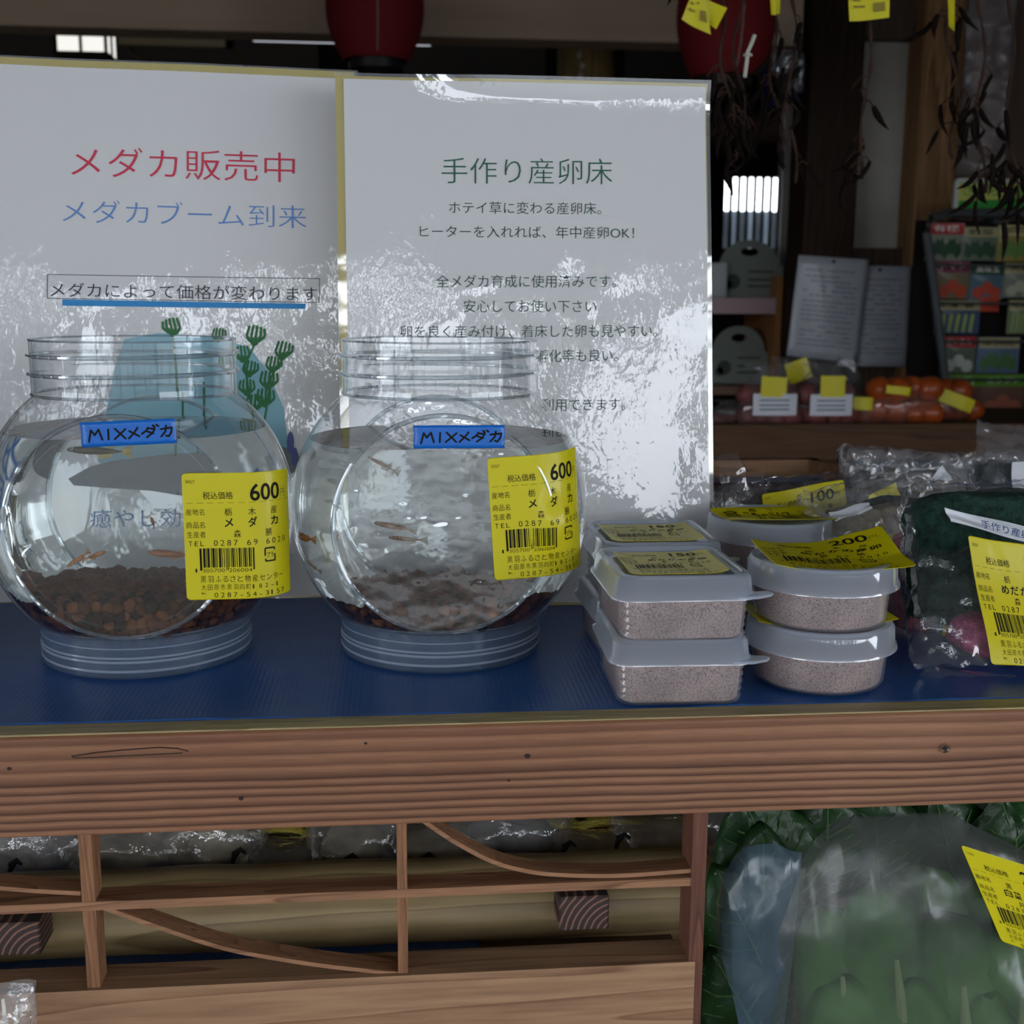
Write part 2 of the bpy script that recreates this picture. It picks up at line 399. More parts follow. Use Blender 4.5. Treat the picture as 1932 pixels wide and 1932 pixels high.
# plaster panel framed by dark wood, right of the post
p0, p1 = at(1606, 78, Y=POSTY+.04), at(1729, 470, Y=POSTY+.04)
wallR = struct('wall_inner', box(pb.x, p1.x+.01, POSTY+.04, POSTY+.07, p1.z-.02, p0.z+.02), PLASTER)
struct('trim_21', box(pb.x, 2.8, POSTY+.0, POSTY+.08, p0.z, 2.52), DARKW)
struct('trim_22', box(pb.x, 2.8, POSTY+.0, POSTY+.08, 0, p1.z), DARKW)
LOGW = woodmat('brown_post_wood', (.30, .16, .07), (.12, .06, .025), 'Z', .5, rough=.6, spec=.2)
q0, q1 = at(1722, 300, Y=POSTY-.03), at(1800, 300, Y=POSTY-.03)
o = mk('side_post', box(q0.x, q1.x, POSTY-.06, POSTY+.09, 0, 2.52), LOGW, smooth=False); bevel(o, .02, 3)
tag(o, 'orange brown timber post between the grey plaster panel and the seed rack', 'post')
struct('wall_side_panel', box(q1.x, 2.8, POSTY-.02, POSTY+.0, p1.z, 2.52), mat('brown_board_wall', (.085, .055, .042), .7, spec=.2, var=.25, vscale=5, stretch=(3, 1, .3)))

# ---- room things seen over the posters
def lantern(px, ptop, pbot, Y, r, label):
    c = at(px, (ptop+pbot)/2, Y=Y); zt = at(px, ptop, Y=Y).z; zb = at(px, pbot, Y=Y).z; H = zt-zb
    t = thing('paper_lantern', label, 'lantern', (c.x, c.y, zb), group='red paper lanterns')
    prof = []; N = 60
    for i in range(N+1):
        u = i/N; rr = r*(math.sin(PI*min(max(u*.80+.17, 0), 1))**.62)*(1 if u > .0 else 1)
        rr *= 1 + .016*(1 if i % 2 else -1); prof.append((rr, .02+u*(H-.04)))
    RED = mat('red_lantern_paper', (.15, .010, .011), .7, spec=.15)
    mk('paper_shade', lathe(prof, 64, False, False), RED, t, angle=80)
    BK = mat('lantern_black', (.012, .011, .011), .4)
    mk('bottom_ring', lathe([(r*.52, 0), (r*.56, .0), (r*.56, .03), (r*.5, .03), (r*.5, .0)], 40, False, False), BK, t)
    mk('top_ring', lathe([(r*.5, H-.03), (r*.54, H-.03), (r*.54, H), (r*.5, H)], 40, False, True), BK, t)
    mk('cord', tube([(0, 0, H-.01), (0, 0, 2.52-zb)], .003), BK, t)
    mk('seam', tube([( -.10*r*0+ (p[0]*1.004)*math.sin(.07), -(p[0]*1.004)*math.cos(.07), p[1]) for p in prof[2:-2:3]], .0022, 6), mat('lantern_seam', (.25, .15, .14), .5), t)
    return t
lantern(707, -150, 133, 2.9, .111, 'round red ribbed paper lantern hanging above where the two posters meet')
lantern(1372, -160, 165, 2.7, .108, 'red ribbed paper lantern behind the yellow tags and dried chilies')
# white paper box lamp on the far wall
a, b = at(112, 47, Y=4.6), at(214, 112, Y=4.6)
t = thing('shoji_lamp', 'lit white paper box lamp with dark frame hanging at upper left', 'lamp', ((a.x+b.x)/2, 4.6, b.z))
W2, H2 = (b.x-a.x)/2, a.z-b.z
GLOW = mat('lamp_paper_lit', (.9, .9, .86), .8, emis=1.0, ecol=(1, .98, .92))
mk('lamp_shade', xf(box(-W2*.92, W2*.92, -W2*.92, W2*.92, .008, H2-.008), Matrix.Rotation(0, 4, 'Z')), GLOW, t, False)
fr = []
for sx in (-1, -.0, 1):
    for sy in (-1, 1): fr.append(cbox((sx*W2*.94, sy*W2*.94, H2/2), (.010, .010, H2))); fr.append(cbox((sy*W2*.94, sx*W2*.94, H2/2), (.010, .010, H2)))
for z in (0, H2):
    for s in (-1, 1): fr.append(cbox((0, s*W2*.94, z), (W2*1.95, .014, .016))); fr.append(cbox((s*W2*.94, 0, z), (.014, W2*1.95, .016)))
mk('lamp_frame', join(box(-W2, W2, -W2, W2, -.012, .0), *fr), mat('lamp_frame_wood', (.05, .03, .02), .6), t, False)
mk('hanger', tube([(0, 0, H2), (0, 0, 2.60-b.z)], .006), MATS['lamp_frame_wood'], t)
# tube lamp and a pale rail
a, b = at(478, 69, Y=5.0), at(812, 78, Y=5.0)
t = thing('tube_lamp', 'thin white fluorescent tube lamp running behind the red lantern', 'lamp', ((a.x+b.x)/2, 5.0, (a.z+b.z)/2))
L = (b.x-a.x)/2
mk('tube', tube([(-L, 0, -.004), (L, 0, -.004)], .014, 12), mat('tube_glow', (.8, .8, .85), .4, emis=.8, ecol=(.85, .87, 1)), t)
mk('housing', box(-L-.01, L+.01, -.03, .03, .012, .05), mat('housing_grey', (.1, .1, .1), .6), t, False)
mk('hanger', join(tube([(-L*.7, 0, .05), (-L*.7, 0, 2.62-t.location.z)], .004), tube([(L*.7, 0, .05), (L*.7, 0, 2.62-t.location.z)], .004)), MATS['housing_grey'], t)
a, b = at(225, 78, Y=5.4), at(440, 82, Y=5.4)
t = thing('curtain_rail', 'pale wooden rail between the lit paper lamp and the white tube', 'rail', ((a.x+b.x)/2, 5.4, a.z)); L = (b.x-a.x)/2
mk('rail', box(-L, L, -.02, .02, -.016, .016), mat('pale_rail', (.65, .54, .34), .6), t, False)
mk('bracket', join(box(L-.03, L, -.02, .02, -.016, .06), box(-L, -L+.02, .0, 1.1, -.01, .01), box(L-.02, L, .0, 1.1, -.01, .01)), MATS['pale_rail'], t, False)
# gold brown pillar with a beaded cord in front
a, b = at(1052, 80, Y=4.0), at(1160, 80, Y=4.0)
o = mk('wooden_pillar', lathe([((b.x-a.x)/2, 0), ((b.x-a.x)/2, 2.52)], 32), woodmat('golden_pillar_wood', (.50, .33, .13), (.28, .18, .07), 'Z', .5), loc=((a.x+b.x)/2, 4.0, 0))
tag(o, 'golden brown round wooden pillar above the right poster', 'pillar')
t = thing('bead_cord', 'cord of pale beads hanging in front of the golden brown pillar', 'cord', (at(1096, 100, Y=3.8).x, 3.8, at(1096, 150, Y=3.8).z))
z1 = 2.52-t.location.z
mk('cord', tube([(0, 0, 0), (0, 0, z1)], .002), mat('pale_cord', (.6, .55, .45), .6), t)
for k in range(14):
    mk('bead', sphere((.006*math.sin(k*2.1), 0, .01+k*.030*(1 if k < 7 else .8)), .013 if k > 4 else .009, 10, 8), mat('bead_white', (.75, .7, .6), .3), t)
for i, (x0, x1, lab) in enumerate(((-60, 600, 'left'), (760, 1030, 'mid'), (1180, 1335, 'right'))):
    a, b = at(x0, 70, Y=6.45), at(x1, 70, Y=6.45)
    struct('wall_back_panel_%s' % lab, box(a.x, b.x, 6.44, 6.47, 1.55, 2.50), mat('grey_back_panel', (.17, .15, .135), .9))

# ---- pale strip pole left of the post
a, b = at(1473, 250, Y=3.6), at(1500, 250, Y=3.6)
o = mk('steel_pole', xf(box(-(b.x-a.x)/2, (b.x-a.x)/2, -.02, .02, 0, 2.52), Matrix()), mat('pole_grey', (.36, .34, .33), .35, metal=.3), smooth=False, loc=((at(1488, 250, Y=3.6).x), 3.6, 0)); bevel(o, .004)
tag(o, 'narrow pale grey upright pole just left of the dark timber post', 'pole')

# ---- papers pinned on the post
def paper(cs, Y, label, mirror=False, seed=1):
    P = [at(x, y, Y=Y+dy) for (x, y), dy in zip(cs, (0, 0, -.008, -.008))]
    c = sum(P, Vector())/4
    t = thing('notice_sheet', label, 'notice', c, group=None)
    def f(u, v):
        p = P[3]*(1-u)*(1-v)+P[2]*u*(1-v)+P[0]*(1-u)*v+P[1]*u*v - c
        return p + Vector((0, -.006*math.sin(PI*u)*(1-v), 0))
    s = mk('sheet', grid(f, 12, 12), mat('notice_paper', (.36, .375, .41), .5, coat=.3, coatr=.12), t); md = s.modifiers.new('t', 'SOLIDIFY'); md.thickness = .0008
    r = random.Random(seed); L = []
    y = .86
    for k in range(17):
        x = .12
        while x < .86:
            w = r.uniform(.03, .12)
            if r.random() < .75: L.append(rect2(x, min(x+w, .88), y, y+.011))
            x += w+.015
        y -= .046 if k % 5 else .06
        if y < .08: break
    V, F = join(*[([(x, y, 0) for x, y in v], f) for v, f in L])
    mk('lettering', ([tuple(Vector(f(x, y))+Vector((0, -.0012, 0))) for x, y, _ in V], F), mat('notice_ink', (.14, .15, .19), .7), t, False)
    mk('pin', sphere(tuple(f(.5, .96)+Vector((0, -.003, 0))), .005, 10, 6), mat('pin_black', (.02, .02, .02), .3), t)
paper([(1507, 481), (1640, 490), (1617, 685), (1484, 671)], POSTY-.085, 'front grey white notice sheet tilted on the dark post', seed=3)
paper([(1600, 500), (1720, 503), (1712, 692), (1580, 690)], POSTY-.066, 'rear notice sheet half hidden behind the tilted one', seed=9)

# ================================================================= SEED RACK
RY = 2.75
a, b = at(1745, 430, Y=RY), at(1792, 780, Y=RY)
t = thing('seed_rack', 'dark steel wire rack holding rows of seed packets at right edge', 'rack', (at(1765, 780, Y=RY).x, RY, 0))
ox, oz = t.location.x, 0
GM = mat('rack_steel', (.05, .057, .06), .5, metal=.2)
pt = [at(1790, 800, Y=RY), at(1781, 700, Y=RY), at(1764, 560, Y=RY), at(1748, 440, Y=RY+.01), at(1757, 412, Y=RY+.02), at(1790, 402, Y=RY+.03), at(1990, 402, Y=RY+.03)]
base = Vector((ox, RY, 0))
fr = tube([Vector((pt[0].x, RY, .02))-base] + [p-base for p in pt], .011, 10)
mk('frame', fr, GM, t)
for r_ in range(5):
    y = 500 + r_*72
    p = at(1768+r_*5, y, Y=RY); mk('shelf_wire', tube([p-base, Vector((p.x+.5, p.y, p.z))-base], .003, 6), GM, t)
mk('back_panel', box(pt[3].x-ox+.01, .75, .09, .10, .6, pt[4].z), mat('rack_board', (.014, .011, .010), .8, spec=.05), t, False)
mk('foot', join(box(-.02, .7, -.02, .12, 0, .02), box(.62, .66, -.02, .02, 0, pt[4].z)), GM, t, False)
def packet(px0, px1, py0, py1, hdr, pic, bgc, label, shape, Y, txt=None):
    a, b = at(px0, py0, Y=Y), at(px1, py1, Y=Y); w = b.x-a.x; h = a.z-b.z
    t = thing('seed_packet', label, 'seed packet', ((a.x+b.x)/2, Y, b.z), group='seed packets on the rack')
    def f(u, v): return ((u-.5)*w, -.004*math.sin(PI*u)*math.sin(PI*min(1, v*1.1)), v*h)
    mk('packet_body', slab(grid(f, 6, 6), (0, .004, 0), 1), mat('pk_'+'_'.join('%d' % (c*99) for c in bgc), tuple(c*.6 for c in bgc), .6, coat=.1), t)
    def g(x, y): p = f(x, y); return (p[0], p[1]-.0012, p[2])
    k = .30
    mk('header', bend(grid2(.02, .98, 1-k, .99), g), mat('pk_'+'_'.join('%d' % (c*99) for c in hdr), hdr, .6, coat=.1), t)
    def g2(x, y): p = f(x, y); return (p[0], p[1]-.0022, p[2])
    if txt: mk('lettering', bend(subdiv2(put(txt, .15, .85, 1-k*.72, k*.62, .01), .3), g2), mat('pk_ink', (.02, .02, .02), .5) if sum(hdr) > .6 else mat('pk_inkw', (.6, .6, .55), .5), t, False)
    r = random.Random(label); L = []
    for i in range(3 if shape == 'round' else 5):
        if shape == 'round':
            cx, cy, rr = .25+.25*i, .2+.14*(i % 2), .17
            pp = [(cx+rr*math.cos(2*PI*j/14), cy+rr*1.0*math.sin(2*PI*j/14)) for j in range(14)]
        elif shape == 'long':
            cx = .16+.16*i; pp = [(cx-.05, .06), (cx+.03, .04), (cx+.07, .55), (cx+.01, .62), (cx-.03, .5)]
        else:
            cx, cy = .18+.16*i, .12+.1*(i % 2); pp = [(cx, cy-.08), (cx+.12, cy+.1), (cx+.08, cy+.4), (cx, cy+.3), (cx-.08, cy+.38), (cx-.12, cy+.08)]
        L.append(([(x, y) for x, y in pp], [tuple(range(len(pp)))]))
    V, F = join(*[([(x, y, 0) for x, y in v], f_) for v, f_ in L])
    # fan the shapes so that they follow the sheet
    mk('picture', bend(([(x, y) for x, y, _ in V], F), g2), mat('pk_'+'_'.join('%d' % (c*99) for c in pic), pic, .5), t, False)
    return t
def grid2(x0, x1, y0, y1):
    v, f = grid(lambda u, w: (x0+(x1-x0)*u, y0+(y1-y0)*w, 0), 6, 4); return [(p[0], p[1]) for p in v], f
RD, GR, CR, DG, OR, WH, MG, LG = (.34, .015, .02), (.07, .22, .01), (.30, .27, .14), (.015, .055, .025), (.36, .045, .018), (.36, .36, .33), (.16, .03, .06), (.28, .34, .18)
PK = [
 (1750,1816,420,492, RD, DG, (.30,.32,.24), 'red topped packet with dark green leaves, upper left of rack', 'leaf', '有機'),
 (1818,1880,428,492, CR, DG, (.16,.22,.15), 'cream topped packet with dark green leaves, top row second', 'leaf', '野菜'),
 (1884,1950,424,494, (.40,.34,.16), (.08,.16,.03), (.36,.28,.06), 'yellow topped packet with green leaves, top row at frame edge', 'leaf', '菜'),
 (1766,1826,492,564, MG, OR, (.24,.18,.10), 'maroon topped packet with white oval and orange roots, second row', 'round', 'トマト'),
 (1832,1890,498,566, DG, OR, (.10,.18,.24), 'dark green packet with red fruit, second row middle', 'round', '美味玉'),
 (1896,1950,496,562, CR, (.30,.30,.22), (.24,.26,.2), 'cream packet with pale round vegetables at right frame edge, second row', 'round', '大根'),
 (1766,1846,566,630, CR, (.22,.30,.10), (.06,.10,.20), 'wide cream topped packet with blue corner, third row', 'long', '1 本 春'),
 (1850,1884,560,588, OR, OR, OR, 'small orange packet peeking under the red fruit packet', 'round', None),
 (1904,1950,566,630, CR, (.20,.30,.10), (.24,.28,.14), 'cream packet with green stems at right frame edge, third row', 'long', '小松'),
 (1776,1838,634,704, RD, (.36,.38,.34), (.13,.17,.12), 'red topped packet with white bulbs, fourth row', 'round', 'だいこん'),
 (1846,1920,636,704, CR, (.05,.12,.04), (.12,.19,.30), 'cream topped packet with orange patch and blue corners, fourth row', 'leaf', 'ほうれん'),
 (1782,1846,706,782, GR, (.30,.08,.04), (.20,.08,.05), 'bright green topped packet with red lettering, lowest row left', 'round', 'ニンジン'),
 (1850,1930,706,782, GR, (.30,.09,.05), (.20,.09,.06), 'bright green topped packet, lowest row right', 'round', 'ニンジン'),
]
for k, (x0, x1, y0, y1, h_, p_, b_, lab, shp, tx) in enumerate(PK):
    packet(x0, x1, y0, y1, h_, p_, b_, lab, shp, RY+.045+.0*k - (.03 if y0 > 560 and False else 0), tx)
# green sign board above the rack
a, b = at(1803, 336, Y=RY+.06), at(1990, 405, Y=RY+.06)
t = thing('shop_sign', 'small green and yellow sign board with white edge above the seed rack', 'sign', ((a.x+b.x)/2, RY+.06, b.z))
w, h = b.x-a.x, a.z-b.z
o = mk('board', xf(slab(([(p[0], 0, p[1]) for p in rounded_sheet(w, h, .012)[0]], rounded_sheet(w, h, .012)[1]), (0, .01, 0), 1), Matrix.Translation((-w/2, 0, 0))), mat('sign_white', (.40, .42, .38), .5), t)
mk('panel', box(-w/2+.010, w/2-.01, -.002, 0, h*.36, h-.010), mat('sign_yellow', (.42, .42, .09), .5), t, False)
mk('stripe', ([(-w/2+.01, -.0025, .010), (w/2-.01, -.0025, .010), (w/2-.01, -.0025, h*.60), (0, -.0025, h*.42), (-w/2+.01, -.0025, h*.36)], [(0, 1, 2, 3, 4)]), mat('sign_green', (.015, .22, .02), .5), t, False)
mk('top_stripe', box(-w/2+.010, w/2-.01, -.0025, 0, h*.86, h-.010), MATS['sign_green'], t, False)
v, f = put('さくら交配', -w/2+.02, w*.20, h*.52, h*.34, .01)
mk('lettering', ([(x, -.004, y) for x, y in v], f), MATS['sign_green'], t, False)
mk('bracket', box(-.02, .02, .01, .06, -.02, h*.5), GM, t, False)

# ================================================================= PRODUCE SHELF BEHIND (potatoes, carrots)
PY = 2.25
a = at(1345, 802, Y=PY); zt = a.z
BRW = woodmat('brown_shelf_wood', (.10, .048, .022), (.05, .024, .012), 'X', .5, rough=.6, spec=.2)
o = thing('produce_table', 'dark brown wooden produce table with a deep front board', 'table', (1.0, PY, 0))
bx = lambda x0, x1, y0, y1, z0, z1: box(x0-1.0, x1-1.0, y0-PY, y1-PY, z0, z1)
zb = at(1500, 868, Y=PY).z
mk('front_board', bx(-.4, 2.2, PY, PY+.03, zb, zt), BRW, o, False)
mk('top', bx(-.4, 2.2, PY+.03, PY+.48, zt-.03, zt-.012), BRW, o, False)
for x in (-.35, 2.1):
    for y in (PY+.05, PY+.40): mk('leg', bx(x, x+.06, y, y+.06, 0, zt-.03), BRW, o, False)
FILM = filmmat('clear_film', .05, .85, .06, haze=.05, hcol=(.7, .75, .8), power=2.5)
FILMC = filmmat('crumpled_film', .05, .8, .08, haze=.06, hcol=(.75, .8, .85), power=2.2, bump=.7, bscale=60, bdist=.003)
def pillow(w, h, t, n=18, m=18, amp=.006, seed=0, fr=40, neck=None):
    """closed crumpled pouch standing in XZ, thickness along Y"""
    def f(s):
        def g(u, v):
            b = (max(0, 4*u*(1-u))**.45)*(max(0, 4*v*(1-v))**.45)
            x, z = (u-.5)*w, v*h
            if neck and v > neck: x *= 1-.75*(v-neck)/(1-neck)*(1 if v < .93 else .3); b *= 1-.6*(v-neck)/(1-neck)
            q = Vector((x*fr+seed*7.1, s*3+seed, z*fr)); d = noise.noise(q)+.5*noise.noise(q*2.3)
            ridge = abs(noise.noise(q*.9+Vector((3, 3, 3))))
            return (x+amp*.5*noise.noise(q+Vector((9, 0, 0))), s*(t/2*b+.0006)+amp*(d-.8*ridge)*min(1, b*2+.3), z+amp*.5*noise.noise(q+Vector((0, 9, 0))))
        return g
    A = grid(f(-1), n, m); B = grid(f(1), n, m); B = (B[0], [tuple(reversed(q)) for q in B[1]])
    return join(A, B)
def tie(parent, pos, r=.004):
    mk('tie', lathe([(r, -r*.6), (r*1.5, 0), (r, r*.6)], 10), mat('tie_black', (.02, .02, .02), .5), parent, loc=pos)
POT = mat('reddish_potato_skin', (.16, .05, .045), .5, var=.3, vscale=40)
ORG = mat('orange_fruit_skin', (.30, .055, .010), .35, var=.15, vscale=25, coat=.3)
PRP = mat('sweet_potato_skin', (.13, .03, .045), .5, var=.3, vscale=40)
def veg_bag(px, py, Y, w, h, t, label, veg, lab=None, tags=(), seed=0, vname='potato', vm=POT, nv=8, vr=.026):
    c = at(px, py, Y=Y); c = Vector((c.x, Y, zt-.011))
    b = thing('produce_bag', label, 'bag of vegetables', c, group='bagged vegetables on the back table')
    mk('bag_film', pillow(w, h, t, seed=seed, neck=.55, amp=.008, fr=22), FILM, b)
    r = random.Random(seed)
    for i in range(nv):
        x = (i % 4-1.5)*w*.21; z = vr*.9+(i//4)*vr*1.5
        s_ = veg_shape(vname, vr, r)
        mk(vname, xf(s_, Matrix.Translation((x, r.uniform(-.012, .012), z)) @ Euler((r.uniform(-.3, .3), r.uniform(-.5, .5), r.uniform(0, 3))).to_matrix().to_4x4()), vm, b)
    if lab:
        mk('white_label', slab(grid(lambda u, v: ((u-.5)*lab[0], -t/2-.008-.006*math.sin(PI*u), lab[2]+v*lab[1]), 6, 4), (0, .001, 0), 1), mat('plain_white_label', (.55, .57, .62), .5), b)
        L = [rect2(-lab[0]*.38, lab[0]*.3, lab[2]+lab[1]*k, lab[2]+lab[1]*k+.003) for k in (.25, .45, .68)]
        V, F = join(*[([(x, -t/2-.0165, y) for x, y in v], f) for v, f in L]); mk('lettering', (V, F), mat('notice_ink', (.2, .2, .24), .7), b, False)
    for (dx, dz, tw, th, rot) in tags:
        q = xf(slab(grid(lambda u, v: ((u-.5)*tw, -.003*math.sin(PI*u), (v-.5)*th), 5, 5), (0, .0008, 0), 1), Matrix.Translation((dx, -t/2-.012, dz)) @ Matrix.Rotation(rot, 4, 'Y'))
        mk('price_sticker', q, YEL, b)
    return b
def veg_shape(kind, vr, r):
    n, m = 12, 8; s = (1.25, .9, .9) if kind != 'mikan' else (1.05, 1.05, .88)
    v, f = sphere((0, 0, 0), vr, n, m, s); k = r.random()*9
    return [tuple(Vector(p)*(1+.13*noise.noise(Vector(p)/vr*.9+Vector((k, k, k))))) for p in v], f
veg_bag(1448, 800, PY+.08, .125, .125, .07, 'bag of red potatoes with white label and yellow sticker, leftmost', None, (.088, .042, .026), ((-.005, .082, .052, .040, .05),), 1)
veg_bag(1492, 800, PY+.22, .12, .13, .07, 'bag behind the two white-labelled potato bags, yellow sticker tilted', None, None, ((-.005, .105, .05, .044, -.35),), 2)
veg_bag(1552, 800, PY+.09, .125, .13, .07, 'bag of red potatoes with white label, second from left on back table', None, (.086, .042, .024), ((.0, .082, .050, .042, 0),), 3)
veg_bag(1620, 800, PY+.12, .085, .06, .06, 'small bag of orange fruit with little yellow sticker', None, None, ((-.01, .045, .042, .026, .05),), 4, 'mikan', ORG, 4, .020)
veg_bag(1700, 800, PY+.10, .165, .09, .09, 'large low bag of orange persimmons with sticker on top', None, None, ((-.035, .074, .05, .016, .1),), 5, 'mikan', ORG, 8, .030)
veg_bag(1792, 800, PY+.16, .12, .075, .08, 'rightmost low bag of orange persimmons with long yellow sticker', None, None, ((-.02, .050, .09, .028, .35),), 6, 'mikan', ORG, 7, .027)
b_ = veg_bag(1590, 800, PY+.30, .07, .15, .05, 'tall knotted clear bag behind the potato bags', None, None, (), 8, 'sweet_potato', PRP, 4, .02)
o = veg_bag(1375, 800, PY+.12, .08, .05, .05, 'small glittering clear bag beside the poster edge on back table', None, None, (), 9, 'potato', POT, 3, .012)

# ---- shelf unit with handled cartons, seen between poster and pole
SY = 3.4
t = thing('carton_shelf', 'wooden shelf unit with a pink edged board carrying cartons', 'shelf', (at(1400, 560, Y=SY).x, SY, 0))
ox = t.location.x
for (py, h_) in ((562, .045), (725, .03)):
    z = at(1400, py, Y=SY).z
    mk('shelf_board', box(-.35, at(1463, py, Y=SY).x-ox, 0, .3, z-h_, z-.006), mat('shelf_plank', (.16, .08, .05), .5), t, False)
    if py == 562: mk('shelf_edge', box(-.35, at(1463, py, Y=SY).x-ox, -.008, 0, z-h_, z), mat('pink_edge', (.42, .30, .31), .5), t, False)
x = at(1461, 600, Y=SY).x-ox
mk('upright', box(x, x+.02, -.004, .3, 0, at(1460, 520, Y=SY).z), mat('upright_orange', (.30, .13, .05), .5), t, False)
mk('upright', box(-.37, -.35, -.004, .3, 0, at(1460, 520, Y=SY).z), MATS['upright_orange'], t, False)
def carton(px, py, w, h, label, Y=SY+.05):
    c = at(px, py, Y=Y)
    b = thing('handled_carton', label, 'carton', c, group='grey green handled cartons')
    GC = mat('carton_board', (.17, .19, .165), .7); hh = h*.55
    mk('box_body', box(-w/2, w/2, 0, .11, 0, hh), GC, b, False)
    P = [(w/2, hh)] + [(w*.40*math.cos(a)*(1 if abs(math.cos(a)) < .8 else 1), hh+(h-hh)*math.sin(a)) for a in [PI*k/14 for k in range(1, 14)]] + [(-w/2, hh)]
    hx, hz = w*.13, .012; hc = hh+(h-hh)*.5
    # gable with an oval hand hole
    out = [(w*.44*math.cos(2*PI*k/32), hh-.001+(h-hh)*max(0, math.sin(2*PI*k/32))) for k in range(32)]
    inn = [(hx*math.cos(2*PI*k/32), hc+.002+hz*math.sin(2*PI*k/32)) for k in range(32)]
    g = loft([[(x_, .004, z_) for x_, z_ in out], [(x_, .004, z_) for x_, z_ in inn], [(x_, .010, z_) for x_, z_ in inn], [(x_, .010, z_) for x_, z_ in out]], closed=True)
    mk('handle_gable', g, GC, b, False)
    L = [sphere_flat(-w*.24, hh*.5, .022), sphere_flat(-w*.32, hh*.38, .014)] + [rect2(-w*.02, w*.36, hh*k, hh*k+.006) for k in (.78, .52, .32)]
    V, F = join(*[([(x_, -.001, y_) for x_, y_ in v], f) for v, f in L]); mk('print', (V, F), mat('carton_print', (.05, .06, .055), .7), b, False)
def sphere_flat(cx, cy, r): return [(cx+r*math.cos(2*PI*k/12), cy+r*math.sin(2*PI*k/12)) for k in range(12)], [tuple(range(12))]
carton(1412, 561, .20, .165, 'grey green carton with oval handle hole on the pink edged shelf', SY+.05)
carton(1392, 724, .18, .17, 'darker handled carton on the lower board under the pink edged shelf', SY+.05)
o = mk('paper_packet', cbox((0, 0, 0), (.05, .03, .10)), mat('white_packet', (.40, .42, .42), .6), smooth=False, loc=at(1354, 536, Y=SY+.03)); bevel(o, .006)
o.location.z = at(1354, 562, Y=SY+.03).z+.05
tag(o, 'small white packet with rounded corners between poster edge and handled carton', 'packet')

# ---- hanging things between lantern and post (dark blue cloth, clear packs, pink rolled blind)
HY = 3.150
def hang_sheet(name, label, cat, cs, Y, m, amp=.01, seed=0, t=.003):
    P = [at(x, y, Y=Y) for x, y in cs]; c = (P[0]+P[1])/2
    def f(u, v):
        p = P[0]*(1-u)*v+P[1]*u*v+P[2]*u*(1-v)+P[3]*(1-u)*(1-v)-c
        return p+Vector((0, amp*math.sin(u*9+seed)*(.3+(1-v))+amp*noise.noise(Vector((u*5, v*4, seed))), 0))
    o = mk(name, slab(grid(f, 14, 14), (0, t, 0), 1), m, loc=c); tag(o, label, cat); return o
hang_sheet('cloth_banner', 'dark navy cloth hanging under the lintel beam beside the post', 'cloth', [(1440, 92), (1513, 92), (1508, 190), (1446, 205)], HY+.020, mat('navy_cloth', (.012, .014, .05), .8, spec=.05), .012, 1)
for k, (cs, lab) in enumerate(([[(1432, 92), (1466, 92), (1484, 184), (1462, 190)], 'clear glossy wrapped pack hanging in front of navy cloth'], [[(1494, 98), (1511, 95), (1509, 176), (1500, 180)], 'narrow clear wrapped pack hanging right beside the dark post'])):
    c = at((cs[0][0]+cs[1][0])/2, 60, Y=HY)
    P = [at(x, y, Y=HY) for x, y in cs]; w = (P[1]-P[0]).length; h = P[0].z-P[2].z
    t = thing('wrapped_pack', lab, 'pack', (P[3].x/2+P[2].x/2, HY, P[2].z), group='clear packs hanging by the post')
    mk('wrapper', pillow(w*1.15, h, .05, 16, 20, .006, k+3, 30), filmmat('glossy_wrap', .25, .7, .05, haze=.28, hcol=(.5, .52, .56), power=2, bump=.5, bscale=30), t)
    mk('hook_cord', tube([(0, 0, h-.01), (-.02, .0, h+.04), (-.02, 0, bz-P[2].z+.02)], .0025), mat('pale_cord2', (.5, .5, .5), .5), t)
a, b = at(1340, 212, Y=4.4), at(1500, 285, Y=4.4)
o = mk('rolled_blind', join(tube([(a.x-.2, 4.4, b.z+.06), (b.x+.1, 4.4, b.z+.09)], (a.z-b.z)*.42, 16)), mat('dusty_pink_blind', (.17, .085, .08), .7, var=.2, vscale=20, stretch=(.2, 1, 4)))
tag(o, 'dusty pink rolled blind high up behind the dried chilies', 'blind')
mkh = mk('blind_cord', join(tube([(a.x, 4.4, b.z+.1), (a.x, 4.4, 2.52)], .004), tube([(b.x, 4.4, b.z+.1), (b.x, 4.4, 2.52)], .004)), MATS['pale_cord2'], o)

